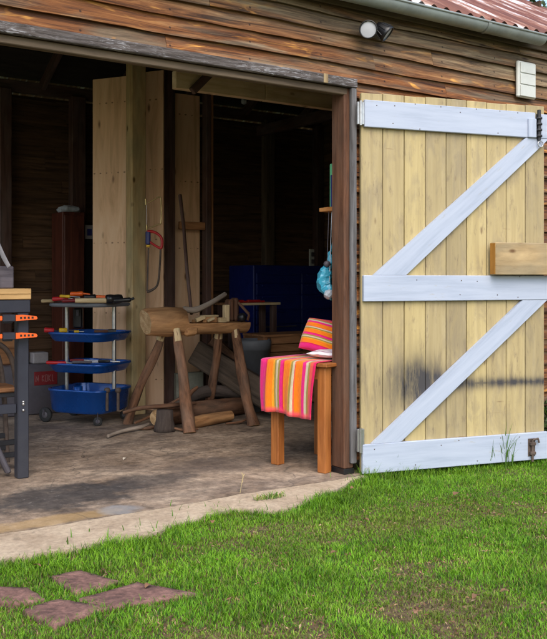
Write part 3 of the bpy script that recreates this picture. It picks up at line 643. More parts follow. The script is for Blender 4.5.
# ---- timber on the floor
m=MB(); m.bar((.83,1.86,.10),(.50,2.58,.47),.20,.20,up=(.3,0,1),bev=.012); m.mi=[0]*len(m.f); solo('old_beam',m,MT['oldlog'],'thick grey squared beam leaning with its cut end raised behind the bench legs','beam','old timbers heaped behind the bench')
m=MB(); m.bar((.93,1.98,.07),(.66,2.62,.56),.11,.1,up=(.3,0,1),bev=.015); solo('old_beam',m,MT['bark'],'thinner dark beam leaning right behind the thick grey one','beam','old timbers heaped behind the bench')
m=MB(); m.tube([(-.20,1.98,.075),(.1,2.08,.078),(.72,2.19,.075)],[.062,.075,.07],n=16,wob=.15,cmi=1); solo('floor_log',m,[MT['bark'],MT['end']],'dark log with pale sawn end lying on the floor under the bench','log','logs on the floor')
a=G(193,431); b=G(250,418)
m=MB(); m.tube([(-.05,1.67+.12,.04),(.1,1.84,.045),(.40,1.93,.045)],[.04,.045,.04],n=14,wob=.12,cmi=1); solo('floor_log',m,[MT['log'],MT['end']],'thin orange brown log lying on the floor between the front bench legs','log','logs on the floor')
m=MB(); m.lathe([(.001,.002),(.078,.002),(.075,.03),(.062,.08),(.058,.15),(.001,.155)],(-.21,1.83,0),n=14); solo('stump',m,MT['stump'],'small dark stump standing in front of the floor logs','stump')
m=MB(); m.smooth_tube([G(108,436,.02),G(122,431,.02),G(140,427,.03),P(148,424,6.5)],[.011,.014,.016,.012],n=8,wob=.15); solo('branch',m,MT['stick'],'bent grey branch on the floor left of the stump','branch')
m=MB(); m.smooth_tube([(-.42,2.07,.12),(-.3,2.02,.15),(-.12,1.92,.165),(.1,1.93,.165)],[.012,.016,.016,.012],n=8,wob=.15); solo('branch',m,MT['bark'],'thin brown branch resting across the stump and the dark log','branch')
m=MB(); m.smooth_tube([(-.18,1.80,.03),(-.1,1.73,.012),(-.0,1.72,.012)],[.008,.009,.006],n=8,wob=.15); solo('branch',m,MT['bark'],'curved twig on the floor right of the stump','branch')
m=MB(); m.smooth_tube([(.05,2.02,.13),(.12,2.05,.22),(.2,2.08,.26)],[.02,.018,.012],n=8,wob=.2); solo('branch',m,MT['bark'],'stubby dark branch sticking up between the bench legs','branch')
m=MB(); m.box(.36,.62,2.70,2.745,.002,.30,.004); solo('grey_board',m,MT['mossy'],'pale grey board standing on the floor behind the leaning beams','board')

for pts,r,mt,lb_ in (([(-.02,2.30,.05),(.3,2.36,.06),(.68,2.33,.05)],.055,'bark','thick barked log at the back of the heap under the bench'),
    ([(.12,2.22,.13),(.4,2.26,.2),(.72,2.2,.15)],.045,'stump','dark log lying across the top of the heap under the bench'),
    ([(.30,2.5,.06),(.5,2.42,.12),(.78,2.4,.22)],.05,'oldlog','old log sloping up to the right at the back of the heap')):
    m=MB(); m.smooth_tube(pts,[r,r*1.08,r*.9],n=16,wob=.3,cmi=1,seg=8); solo('floor_log',m,[MT[mt],MT['cutw']],lb_,'log','logs on the floor')
for pts,r,lb_ in (([(-.30,2.12,.03),(-.16,2.16,.06),(.02,2.12,.16),(.12,2.1,.2)],.012,'thin forked twig rising behind the stump'),
    ([(.28,1.80,.015),(.4,1.78,.02),(.55,1.83,.05)],.009,'thin twig lying before the right front bench leg'),
    ([(-.36,1.97,.015),(-.28,1.93,.018),(-.17,1.95,.03)],.012,'short bent twig between the stump and the left back leg')):
    m=MB(); m.smooth_tube(pts,[r*.7,r,r*.8,r*.4][:len(pts)],n=8,wob=.3,seg=6); solo('branch',m,MT['bark'],lb_,'branch')
# ---- blue tool trolley
tc=Vector((-.455,2.57,0)); e1=Vector((-.236,.383,0)).normalized(); e2=Vector((.383,.236,0)).normalized()
tr=thing('tool_trolley','blue tool trolley with three trays, grey top and chrome posts','trolley',tc)
HX,HY_=.25,.235
def shell(z0,z1,inset=.0,floor=.012):
    m=MB(); hx,hy=HX-inset,HY_-inset
    m.loft([(z1-.004,hx-.012,hy-.012,.09),(z1,hx-.006,hy-.006,.095),(z1,hx+.008,hy+.008,.105),(z1-.014,hx+.009,hy+.009,.105),(z1-.02,hx,hy,.1),(z0+.02,hx-.012,hy-.012,.1),(z0,hx-.03,hy-.03,.09)],tc,e1,e2)
    m.loft([(z1-.003,hx-.011,hy-.011,.09),(z0+.03,hx-.02,hy-.02,.09),(z0+floor,hx-.032,hy-.032,.085)],tc,e1,e2); return m
part('tub',shell(.085,.262),MT['blue'],tr)
part('tray',shell(.385,.455),MT['blue'],tr); part('tray',shell(.615,.685),MT['blue'],tr)
m=MB(); m.loft([(.872,HX-.01,HY_-.01,.1),(.882,HX+.004,HY_+.004,.11),(.893,HX+.004,HY_+.004,.11),(.9,HX-.006,HY_-.006,.1)],tc,e1,e2); part('top',m,MT['grey'],tr)
for s1,s2 in ((1,0),(-1,0)):
    c=tc+e1*(s1*(HX-.035)); m=MB(); m.tube([c+Vector((0,0,.1)),c+Vector((0,0,.875))],.016,n=14); part('post',m,MT['steel'],tr)
for s1,s2,r in ((1,-1,.055),(-1,-1,.034),(-1,1,.034),(1,1,.055)):
    c=tc+e1*(s1*(HX-.06 if r<.05 else HX+.03))+e2*(s2*(HY_-.06)); c.z=r; axd=(e2 if r>.05 else (e2+e1*.6).normalized())
    m=MB(); m.lathe([(.001,-.012),(r*.8,-.014),(r,-.009),(r,.009),(r*.8,.014),(.001,.012)],c,axd,n=22); wv=part('wheel',m,MT['rubber'],tr)
    m=MB(); m.lathe([(.001,-.0165),(r*.4,-.0165),(r*.46,-.0135),(r*.46,.0135),(r*.4,.0165),(.001,.0165)],c,axd,n=18)
    for sg in (1,-1): m.bar(c+axd*(sg*.02),Vector((c.x,c.y,.1))+axd*(sg*.018)-e1*.0,.004,.03,up=axd)
    part('fork',m,MT['casegrey'],wv)
# tools on the trolley: a small hand tool = handle (+ shank)
def at_tr(a,b,z): q=tc+e1*a+e2*b; q.z=z; return q
def tool(name,label,cat,a,b,r,mt,shank=None,sm='steel',rs=.004):
    base=(Vector(a)+Vector(b))/2; base.z=min(a[2],b[2])-r
    o=thing(name,label,cat,base,0,'hand tools on the trolley'); m=MB(); A=Vector(a);B=Vector(b); m.tube([A,A.lerp(B,.08),A.lerp(B,.5),A.lerp(B,.92),B],[r*.6,r,r*.85,r,r*.65],n=10); part('handle',m,MT[mt],o)
    if shank is not None: m=MB(); m.tube([B,Vector(shank)],rs,n=8); part('shank',m,MT[sm],o)
    return o
zt=.901
mo=thing('mallet','wooden mallet handle lying along the trolley top with dark head at its right','mallet',at_tr(-.02,-.1,zt),0,'hand tools on the trolley')
A=P(75,301,6.55);B=P(114,300.5,6.60);A.z=B.z=zt+.022
m=MB(); m.tube([A,B],[.017,.02],n=12); part('handle',m,MT['pale'],mo)
m=MB(); C2=B.copy(); m.lathe([(.001,-.06),(.03,-.058),(.034,-.03),(.03,0),(.034,.03),(.03,.058),(.001,.06)],C2+Vector((.0,.0,.012)),axis=RT+FW*.7,n=16); part('head',m,MT['black'],mo)
def zt_(px,d): q=P(px,300,d); return q
def pt(px,d,z): q=P(px,300,d); q.z=z; return q
tool('screwdriver','pale handled chisel at the left edge of the trolley top','chisel',pt(41,6.72,zt+.014),pt(54,6.75,zt+.016),.014,'pale',pt(62,6.76,zt+.014))
tool('screwdriver','red handled pliers lying on the trolley top','pliers',pt(52,6.68,zt+.03),pt(68,6.72,zt+.034),.017,'red',pt(76,6.74,zt+.03))
tool('screwdriver','orange capped marker propped on the pile on the trolley top','marker',pt(70,6.75,zt+.065),pt(83,6.76,zt+.07),.018,'orange',pt(90,6.77,zt+.062),'orange',.008)
tool('drill_grip','dark grip with orange end behind the mallet handle','drill',pt(84,6.72,zt+.042),pt(96,6.74,zt+.045),.022,'black',pt(112,6.76,zt+.04),'orange',.014)
tool('clamp','dark clamp at the right end of the trolley top','clamp',pt(113,6.58,zt+.02),pt(131,6.6,zt+.028),.018,'black',pt(134,6.6,zt+.04),'rubber',.01)
tool('pliers','crossed red pliers under the orange marker on the trolley top','pliers',pt(62,6.64,zt+.018),pt(76,6.66,zt+.02),.015,'label',pt(80,6.68,zt+.018))
tool('screwdriver','red handled screwdriver on the upper blue tray','screwdriver',pt(44,6.72,.70),pt(54,6.74,.695),.02,'red',pt(62,6.8,.69))
tool('screwdriver','yellow handled screwdriver on the upper blue tray','screwdriver',pt(59,6.72,.695),pt(67,6.74,.697),.019,'yellow',pt(74,6.78,.69))
tool('screwdriver','small yellow and black bit driver at the middle of the upper tray','bit driver',pt(74,6.76,.685),pt(79,6.77,.685),.011,'yellow',pt(84,6.78,.684))
tool('file','red handled file across the lower blue tray','file',pt(46,6.66,.462),pt(66,6.7,.455),.014,'red',pt(78,6.72,.45))
tool('shears','steel shears lying in the lower blue tray','shears',pt(72,6.68,.462),pt(92,6.7,.462),.012,'casegrey',pt(108,6.72,.46),'steel',.007)
tool('shears','pink handled snips beside the shears in the lower blue tray','snips',pt(70,6.78,.468),pt(84,6.8,.467),.01,'label',pt(98,6.82,.463))
tool('screwdriver','yellow handled driver lying across the red pliers on the trolley top','screwdriver',pt(60,6.7,zt+.052),pt(70,6.66,zt+.05),.012,'yellow',pt(80,6.62,zt+.045))
tool('screwdriver','navy handled driver at the back of the trolley top','screwdriver',pt(92,6.8,zt+.045),pt(104,6.8,zt+.04),.014,'navy',pt(112,6.8,zt+.03))
tool('shears','black handled shears at the right of the lower blue tray','shears',pt(98,6.7,.47),pt(110,6.7,.468),.012,'black',pt(120,6.72,.462),'steel',.006)
tool('brush','brown brush handle at the right of the upper blue tray','brush',pt(94,6.7,.69),pt(108,6.72,.69),.011,'jamb',pt(116,6.73,.69),'black',.016)
for px,lb_ in ((107,'left of the two rusty knobs in the blue tub'),(118,'right of the two rusty knobs in the blue tub')):
    c=pt(px,6.62,.262); m=MB(); m.tube([c-Vector((0,0,.15)),c],[.012,.012],n=8); m.lathe([(.001,-.02),(.018,-.016),(.024,0),(.018,.016),(.001,.02)],c,axis=(0,0,1),n=12); solo('iron_rod',m,MT['rust'],lb_+', on a short rod','rod','hand tools on the trolley')
c=pt(78,6.74,.255); m=MB(); m.lathe([(.001,-.15),(.035,-.15),(.035,.02),(.03,.022),(.03,.0),(.001,.0)],c,n=16); solo('jar',m,MT['blue'],'blue open jar standing in the trolley tub','jar')
hb=P(78,322,7.0); m=MB(); m.obox(P(78,318,7.05),(RT,FW,(0,0,1)),(.075,.04,.16),.012); 
o=thing('holster','black tool pouch with a pale buckle hanging behind the trolley','pouch',P(78,330,7.05)); part('pouch',m,MT['black'],o); m=MB(); m.obox(P(77.5,313,7.02),(RT,FW,(0,0,1)),(.022,.006,.05),.004); part('buckle',m,MT['casegrey'],o)

# ---- left workbench with clamps
wb=thing('workbench','blue grey steel workbench with pale timber top at the left of the doorway','workbench',(-2.0,1.25,0))
bx1=-1.512
m=MB(); m.box(-2.75,bx1-.0,.905,1.6,.97,1.028,.004); m.box(-2.75,bx1-.004,.9,.904,1.0,1.028,.001); part('top',m,MT['pinetop'],wb)
m=MB(); m.box(-2.72,bx1-.002,.915,.955,.898,.969,.004); m.box(bx1-.04,bx1-.002,.956,1.58,.898,.969,.004); part('apron',m,MT['bench'],wb)
for x in (-1.582,-2.66):
    for y in (.92,1.5):
        m=MB(); m.box(x,x+.062,y,y+.06,.0,.897,.005); part('leg',m,MT['bench'],wb)
for y in (.935,1.51): m=MB(); m.box(-2.598,-1.583,y,y+.03,.355,.405,.003); part('stretcher',m,MT['bench'],wb)
m=MB()
for z in (.365,.398,.41): m.lathe([(.0005,0),(.009,0),(.007,.006),(.0005,.008)],(-1.552,.9195,z+.005),axis=(0,-1,0),n=12)
part('bolts',m,MT['steel'],wb)
m=MB(); m.box(-1.86,-1.60,.93,1.03,1.029,1.15,.006); solo('wood_block',m,MT['purple'],'weathered purple grey wood block on the corner of the workbench','wood block')
m=MB(); m.box(-1.9,-1.69,.9,.926,1.03,1.12,.004); solo('wood_offcut',m,MT['cutw'],'thin upright offcut in front of the grey block on the workbench','offcut')
a=P(9,267,4.75); b=P(-8,238,4.75); m=MB(); m.smooth_tube([a,P(4,258,4.76),P(-1,247,4.77),P(-6,235,4.78)],[.012,.014,.014,.012],n=10,flat=.35); solo('strap',m,MT['paper'],'white curved strap rising from behind the grey block','strap')
for z,gx,lab in ((.873,0,'upper orange clamp fixed under the workbench top'),(.778,.005,'lower orange clamp fixed under the workbench top')):
    cl=thing('clamp',lab,'clamp',(-1.6,.87,z-.02),0,'orange clamps on the workbench')
    m=MB(); m.prism([(-1.612,z-.016),(-1.612,z+.014),(-1.575,z+.016),(-1.50,z+.007),(-1.493,z-.004),(-1.50,z-.011),(-1.57,z-.014)],.862,.886); hd=part('handle',m,MT['orange'],cl)
    q=MB()
    for k in range(4): x=-1.59+.021*k; q.box(x,x+.011,.8605,.8618,z-.006,z+.005,.0004)
    part('grip_slot',q,MT['black'],hd)
    m=MB(); m.box(-1.99,-1.682,.864,.884,z-.014,z+.012,.004); part('jaw',m,MT['orange'],cl)
    m=MB(); m.box(-1.681,-1.613,.862,.888,z-.02,z+.018,.004); m.box(-1.67,-1.62,.889,.914,z-.03,z+.018,.003); part('body',m,MT['bench'],cl)
# ---- bent frame stool under the bench
st=thing('stool','dark metal stool with a bent hoop frame stored under the workbench','stool',(-1.66,1.28,0))
for y in (1.16,1.40):
    m=MB(); m.smooth_tube([(-1.84,y,.0),(-1.82,y,.45),(-1.77,y,.66),(-1.66,y,.73),(-1.55,y,.66),(-1.505,y,.45),(-1.48,y,.0)],.015,n=10); part('leg_hoop',m,MT['rust'],st)
for z,x0,x1 in ((.09,-1.835,-1.485),(.16,-1.83,-1.487),(.43,-1.82,-1.505)):
    for y in (1.16,1.40): m=MB(); m.box(x0,x1,y-.012,y+.012,z-.014,z+.014,.003); part('rung',m,MT['iron'],st)
m=MB(); m.box(-1.83,-1.49,1.13,1.43,.445,.47,.006); part('seat',m,MT['crate'],st)
m=MB(); m.bar((-1.71,1.02,.26),(-1.60,1.02,.02),.05,.03,bev=.008); solo('trowel',m,MT['casegrey'],'pale trowel handle poking out below the workbench stretcher','trowel')

# ---- grey case with a red label, pale tin on it
gc=thing('tool_case','grey steel case with a worn red label behind the trolley','tool case',(-.66,3.25,0))
m=MB(); m.box(-.95,-.42,3.1,3.4,.002,.40,.008); part('case',m,MT['casegrey'],gc)
a=W(34,372,3.1); b=W(57,384,3.1)
m=MB(); m.box(a.x,b.x,3.0955,3.0995,b.z,a.z,.001); lbp=part('label',m,MT['label'],gc,'red label with faded pale lettering')
m=MB(); ww=(b.x-a.x); z0,z1=b.z+.028,a.z-.028; h=z1-z0
def stroke(u0,v0,u1,v1): m.bar((a.x+ww*u0,3.0945,z0+h*v0),(a.x+ww*u1,3.0945,z0+h*v1),.0012,.006,up=(1,0,.01) if abs(u1-u0)<.02 else (0,0,1),bev=0)
for u in (.07,): stroke(u,0,u,1); stroke(u,1,u+.1,0); stroke(u+.1,0,u+.1,1)
for u in (.34,.62): stroke(u,0,u,1); stroke(u,.5,u+.09,1); stroke(u,.5,u+.09,0)
stroke(.48,0,.48,1); stroke(.48,1,.56,1); stroke(.48,0,.56,0); stroke(.56,0,.56,1); stroke(.78,0,.78,1); stroke(.78,0,.86,0)
part('lettering',m,MT['ink'],lbp)
a=W(33,352,3.2); b=W(46,361,3.2); m=MB(); m.box(a.x-.02,b.x,3.14,3.26,.401,.49,.008); solo('tin',m,MT['paper'],'pale dusty tin standing on the grey case','tin')
m=MB(); m.box(a.x-.3,a.x-.04,3.2,3.38,.401,.62,.008); solo('dark_box',m,MT['crate'],'dark brown box behind the pale tin','box')

# ---- wardrobe at the back, bag on top, notice
wr=thing('wardrobe','tall red brown wardrobe against the back wall','wardrobe',(-.04,4.08,0))
m=MB(); m.box(-.14,.075,3.92,4.19,.0,1.69,.006); part('cabinet',m,MT['mahog'],wr)
m=MB(); m.box(-.128,.063,3.902,3.919,.08,1.66,.004); part('door',m,MT['mahog'],wr)
m=MB(); 
rd=random.Random(3)
m.loft([(1.692,.085,.07,.04),(1.715,.098,.085,.045),(1.74,.085,.07,.05),(1.752,.05,.04,.03)],(-.03,4.05,0),(1,0,0),(0,1,0),n=9)
for i,v in enumerate(m.v):
    if v[2]>1.695: q=Vector(v); dd=noise.noise_vector(q*26)*.018; m.v[i]=(v[0]+dd.x,v[1]+dd.y,max(1.693,v[2]+dd.z))
m.sm=[False]*len(m.f); solo('plastic_bag',m,MT['clear'],'crumpled clear plastic bag on top of the wardrobe','plastic bag')
dk=thing('locker','dark locker between the wardrobe and the wide knotty sheet','locker',(.22,3.95,0)); m=MB(); m.box(.088,.42,3.95,4.19,.0,1.58,.006); part('case',m,MT['black'],dk)
a=W(85,225,3.945); b=W(93,239,3.945); m=MB(); m.box(a.x,b.x,3.9455,3.949,b.z,a.z,.001); nt=part('notice',m,MT['paper'],dk,'small white notice with a dark picture'); m=MB(); m.box(a.x+.02,b.x-.012,3.9435,3.9453,b.z+.03,a.z-.035,.0005); part('picture',m,MT['navy'],nt)

# ---- side table, cloth, cushion
ta=Vector((-.236,.47,0)); tbv=Vector((.077,-.317,0)); L=tbv.length; tu=tbv.normalized(); tw=Vector((-tu.y,tu.x,0))     # tu along the visible side, tw inwards (+x)
tt=thing('side_table','small orange varnished side table just inside the door jamb','side table',ta+tu*.16+tw*.2)
TZ=.612; S=.058; L=.405
for a_,b_ in ((.0,.0),(L-S,.0),(.0,.40),(L-S,.40)):
    c=ta+tu*(a_+S/2)+tw*(b_+S/2); m=MB(); m.obox((c.x,c.y,(TZ-.022)/2),(tu,tw,(0,0,1)),(S,S,TZ-.022),.004); part('leg',m,MT['teak'],tt)
m=MB()
for q,ln,axd in ((ta+tu*(L/2)+tw*.012,L-2*S-.002,tu),(ta+tu*(L/2)+tw*(.458-.012),L-2*S-.002,tu)):
    m.obox((q.x,q.y,TZ-.06),(axd,axd.cross(Vector((0,0,1))),(0,0,1)),(ln,.018,.07),.002)
part('apron',m,MT['teak'],tt)
c=ta+tu*(L/2)+tw*.229; m=MB(); m.obox((c.x,c.y,TZ-.011),(tu,tw,(0,0,1)),(L+.05,.50,.021),.004); part('top',m,MT['teak'],tt)
# the cloth: lies on the top and hangs over the side that faces the doorway
m=MB(); nu,nv=44,40; vs=[];gs=[];fs=[]; tone=[]
u0,u1=-.045,L-.035; lie=.40; drop=.30; edge=-.026
def clothpt(u,v,lift=0):
    """u along the side, v from back of the top (0) over the edge and down"""
    if v<lie: w_=lie+edge-v; z=TZ+.004
    else: w_=edge-.006-.012*(1-math.exp(-(v-lie)*14)); z=TZ+.003-(v-lie)
    if v>lie-.02 and v<lie+.02: z=min(z,TZ+.003-max(0,v-lie)); 
    f=max(0,(v-lie))/drop
    w_-= f*(.012*math.sin(u*38+.6)+.008*math.sin(u*71)) + .006*f
    uu=u+.01*f*math.sin(v*9)- (u-.15)*.05*f
    q=ta+tu*uu+tw*w_; q.z=z+lift+ .006*f*math.sin(u*17)*1.0 - (.012*f*(u-u0)/(u1-u0)); return q
for lay in (0,1):
    for j in range(nv+1):
        v=(lie+drop)*j/nv
        for i in range(nu+1):
            u=u0+(u1-u0)*i/nu; q=clothpt(u,v); 
            q=q-(tw*.003 if v>=lie else Vector((0,0,0)))*(1-lay)+Vector((0,0,.0032*(1-lay) if v<lie else 0)); vs.append(q); gs.append((i/nu*.998,v,0))
N=(nu+1)*(nv+1)
for j in range(nv):
    for i in range(nu): a_=j*(nu+1)+i; fs.append([a_,a_+1,a_+nu+2,a_+nu+1]); fs.append([a_+N+nu+1,a_+N+nu+2,a_+N+1,a_+N])
rim=[i for i in range(nu+1)]+[j*(nu+1)+nu for j in range(1,nv+1)]+[nv*(nu+1)+i for i in range(nu-1,-1,-1)]+[j*(nu+1) for j in range(nv-1,0,-1)]
for k in range(len(rim)): a_,b_=rim[k],rim[(k+1)%len(rim)]; fs.append([b_,a_,a_+N,b_+N])
m.add(vs,fs,gs,0,0,True)
for i in range(len(m.t)):
    v=gs[i][1]; m.t[i]= 1.0 if v>lie+drop-.03 else 0.0
solo('table_cloth',m,MT['cloth'],'pink and orange striped cloth draped over the side table','cloth')
def pillow(c,ux,uy,hx,hy,hz,mt,label,name,cat,tilt=0.0,gscale=1.0,gax=0,power=2.6):
    m=MB(); n=26; vs=[];gs=[];fs=[]
    up=Vector((0,0,1))
    for side in (1,-1):
        for j in range(n+1):
            for i in range(n+1):
                a=-1+2*i/n; b=-1+2*j/n; th=max(0,(1-abs(a)**power)*(1-abs(b)**power))**.45
                wv=.004*noise.noise(Vector((a*3,b*3,side*4)))
                vs.append(Vector(c)+ux*(a*hx*(1-.04*b*b))+uy*(b*hy*(1-.04*a*a))+(ux.cross(uy)).normalized()*(side*hz*th+wv)); gs.append(((i/n if gax else j/n)*gscale+(.03*math.sin(a*2.2+b)+.05*a if mt=='cloth' else 0)+.02,(j/n if gax else i/n)*.3,0))
    N=(n+1)**2
    for j in range(n):
        for i in range(n): a=j*(n+1)+i; fs.append([a,a+1,a+n+2,a+n+1]); fs.append([a+N+n+1,a+N+n+2,a+N+1,a+N])
    m.add(vs,fs,gs,0,0,True); return solo(name,m,MT[mt],label,cat)
cc=ta+tu*.29+tw*.26
pillow((cc.x,cc.y,TZ+.036),tu,tw,.115,.16,.026,'mauve','mauve and white striped cushion lying on the cloth covered table','cushion','cushion',gscale=1.0)
ux=(tu*.93+tw*.22+Vector((0,0,-.12))).normalized(); uy=(Vector((0,0,1))*.86+tw*.5).normalized(); cz=cc+tw*.0-tu*.07
pillow((cz.x,cz.y,TZ+.128),ux,uy,.165,.105,.042,'cloth','orange and pink striped cushion propped up on the mauve one','cushion','cushion',gscale=1.0)

# ---- crates, bin, chest, small bench at the back
cr=W(260,338,1.2); 
def crate(x0,x1,y0,y1,z0,z1,label):
    o=thing('crate',label,'crate',((x0+x1)/2,(y0+y1)/2,z0),0,'brown crates behind the side table')
    m=MB(); n=2; h=(z1-z0)/n
    for k in range(n):
        m.box(x0,x1,y0,y0+.016,z0+k*h+.003,z0+(k+1)*h-.003,.003); m.box(x0,x1,y1-.016,y1,z0+k*h+.003,z0+(k+1)*h-.003,.003)
        m.box(x0,x0+.016,y0+.017,y1-.017,z0+k*h+.003,z0+(k+1)*h-.003,.003); m.box(x1-.016,x1,y0+.017,y1-.017,z0+k*h+.003,z0+(k+1)*h-.003,.003)
    part('side_boards',m,MT['crate'],o); m=MB(); m.box(x0-.004,x1+.004,y0-.004,y1+.004,z1-.002,z1+.016,.003); part('lid',m,MT['crate'],o)
    m=MB()
    for x in (x0+.03,(x0+x1)/2,x1-.06): m.box(x,x+.03,y0-.012,y0-.0005,z0+.004,z1-.004,.002)
    part('batten',m,MT['jamb'],o)
crate(.99,1.72,2.34,2.66,.015,.45,'lower brown crate standing on the floor behind the side table')
crate(.97,1.70,2.31,2.63,.467,.60,'upper shallow brown crate with a pale edge stacked on the lower one')
bn=thing('bin','grey plastic bin with ribbed rim behind the bench leg','bin',(.86,2.3,0))
m=MB(); m.lathe([(.001,.004),(.115,.004),(.145,.5),(.152,.5),(.152,.525),(.157,.53),(.157,.575),(.15,.585),(.143,.585),(.14,.5),(.11,.02),(.001,.02)],(.86,2.32,0),n=30); part('body',m,MT['grey'],bn)
ch=thing('tool_chest','large dark blue tool chest with many drawers in the back corner','tool chest',(2.3,3.95,0))
m=MB(); m.box(1.80,2.97,3.72,4.19,.08,1.22,.008); part('case',m,MT['dblue'],ch)
for x0,x1 in ((1.83,2.38),(2.395,2.94)):
    z=.14
    for h in (.28,.2,.15,.15,.12,.11):
        m=MB(); m.box(x0,x1,3.704,3.719,z,z+h-.012,.003); dr=part('drawer',m,MT['dblue'],ch); m=MB(); m.box(x0+.06,x1-.06,3.69,3.7035,z+h-.034,z+h-.02,.003); part('handle',m,MT['casegrey'] if h>.16 else MT['dblue'],dr); z+=h
for x in (1.88,2.88):
    for y in (3.78,4.13): m=MB(); m.lathe([(.001,-.02),(.04,-.02),(.04,.02),(.001,.02)],(x,y,.04),axis=(1,0,0),n=14); part('wheel',m,MT['rubber'],ch)
sbn=thing('small_bench','narrow bench with a pale board top in front of the blue tool chest','bench',(1.2,2.98,0))
m=MB(); m.box(.98,1.52,2.86,3.12,.845,.868,.003); part('top',m,MT['crate'],sbn); m=MB(); m.box(.98,1.52,2.853,2.8595,.846,.867,.001); part('edge',m,MT['pale'],sbn)
for x in (1.0,1.45):
    for y in (2.88,3.06): m=MB(); m.box(x,x+.05,y,y+.05,0,.844,.004); part('leg',m,MT['dpost'],sbn)
for x,l,lab in ((1.06,.1,'short red tool lying at the left of the narrow bench'),(1.2,.14,'longer red tool lying at the middle of the narrow bench')):
    m=MB(); m.box(x,x+l,2.9,2.94,.869,.893,.008); m.box(x+l,x+l+.05,2.912,2.928,.869,.885,.003); solo('red_tool',m,MT['red'],lab,'tool','red tools on the narrow bench')
so=W(313,258,4.26); sw=thing('power_socket','small white double power socket on the back wall above the tool chest','socket',(so.x,4.26,so.z))
m=MB(); m.box(so.x-.05,so.x+.03,4.255,4.275,so.z-.09,so.z+.1,.004); part('plate',m,MT['putty'],sw)
for z in (-.04,.04): m=MB(); m.box(so.x-.03,so.x+.01,4.245,4.2545,so.z+z-.025,so.z+z+.025,.003); part('switch',m,MT['casegrey'],sw)
# ---- shelf on the inside of the front wall, folder, blue bag
sf=thing('wall_shelf','orange edged shelf fixed inside the wall beside the door jamb','shelf',(.6,.3,1.44))
q=P(319,210,5.35); SZ=q.z
m=MB(); m.box(q.x,1.25,.05,q.y,SZ-.012,SZ+.012,.003); part('board',m,MT['orangewood'],sf)
m=MB()
for x in (q.x+.12,1.1): m.bar((x,.06,SZ-.2),(x,q.y-.08,SZ-.014),.02,.02)
part('bracket',m,MT['iron'],sf)
a=P(329.5,190,5.32); m=MB(); m.box(a.x,a.x+.035,a.y-.22,a.y,SZ+.013,SZ+.27,.004); solo('folder',m,MT['green'],'pale green folder standing on the shelf end','folder')
m=MB(); m.box(a.x-.018,a.x-.003,a.y-.2,a.y-.03,SZ+.013,SZ+.2,.002); solo('folder',m,MT['navy'],'thin dark folder beside the pale green one on the shelf','folder')
bgp=[P(331,250,5.3),P(330,262,5.3),P(326,272,5.3),P(324,283,5.3),P(329,292,5.3),P(333,298,5.3)]
m=MB(); m.smooth_tube(bgp,[.006,.022,.05,.058,.045,.01],n=18,seg=6,wob=.5,flat=.8); 
for i,v in enumerate(m.v): dd=noise.noise_vector(Vector(v)*32)*.016; m.v[i]=(v[0]+dd.x,v[1]+dd.y,v[2]+dd.z)
m.tube([P(331,251,5.3),Vector((bgp[0].x+.02,bgp[0].y-.04,SZ-.012))],.003,n=6); m.sm=[False]*len(m.f)
solo('plastic_bag',m,MT['bag'],'pale blue plastic bag hanging from the shelf beside the jamb','plastic bag')
m=MB(); c=P(327,264,5.26); m.lathe([(.001,-.02),(.016,-.014),(.02,0),(.016,.014),(.001,.02)],c,axis=(1,0,.4),n=14); m.tube([c,Vector((c.x+.03,c.y+.02,SZ-.012))],.002,n=5); solo('metal_bell',m,MT['casegrey'],'small shiny metal ball hanging beside the blue bag','ornament')
m=MB(); c=P(329,294,5.24); m.lathe([(.001,-.03),(.02,-.026),(.03,0),(.02,.02),(.001,.03)],c,axis=(.6,0,.6),n=9); m.tube([c,Vector((c.x+.045,c.y+.03,SZ-.012))],.002,n=5); m.sm=[False]*len(m.f); solo('ornament',m,MT['clear'],'pale crumpled ornament hanging under the blue bag','ornament')
# ---- bulb under the roof
c=W(244,101,3.4); bu=thing('light_bulb','unlit bare bulb hanging below the roof inside the shed','light bulb',c)
m=MB(); m.lathe([(.001,-.035),(.022,-.028),(.03,-.008),(.024,.015),(.014,.032),(.013,.05)],c,n=16); part('glass',m,MT['lens'],bu)
m=MB(); m.tube([c+Vector((0,0,.05)),c+Vector((0,0,.09))],.017,n=10); zr=RIDGE[1]-SLOPE*abs(RIDGE[0]-c.y)-.02; m.tube([c+Vector((0,0,.09)),Vector((c.x,c.y,zr))],.004,n=6); part('flex',m,MT['black'],bu)
# ================================================================ GROUND
edge_px=[(-40,566),(0,558),(30,553),(60,548),(85,545),(110,538),(150,533),(175,524),(200,516),(225,509),(240,506),(262,510),(285,508),(300,504),(325,492),(345,484),(353,478)]
edge=[G(*p) for p in edge_px]
pts=[Vector((-4.6,edge[0].y-.06,0)),Vector((-3.0,edge[0].y-.01,0))]+edge+[Vector((.03,-.1,0))]
EX=np.array([p.x for p in pts]); EY=np.array([p.y for p in pts])
# resample wavy edge
xs=np.linspace(EX[0],EX[-1],160); ys=np.interp(xs,EX,EY)+np.array([.012*noise.noise(Vector((x*9,0,0)))+.006*noise.noise(Vector((x*30,2,0))) for x in xs])
ym=np.array([-.055+.03*noise.noise(Vector((x*2,5,0)))+.012*noise.noise(Vector((x*12,5,0))) for x in xs]); ym=np.maximum(ym,ys+.02)
EX,EY=xs,ys
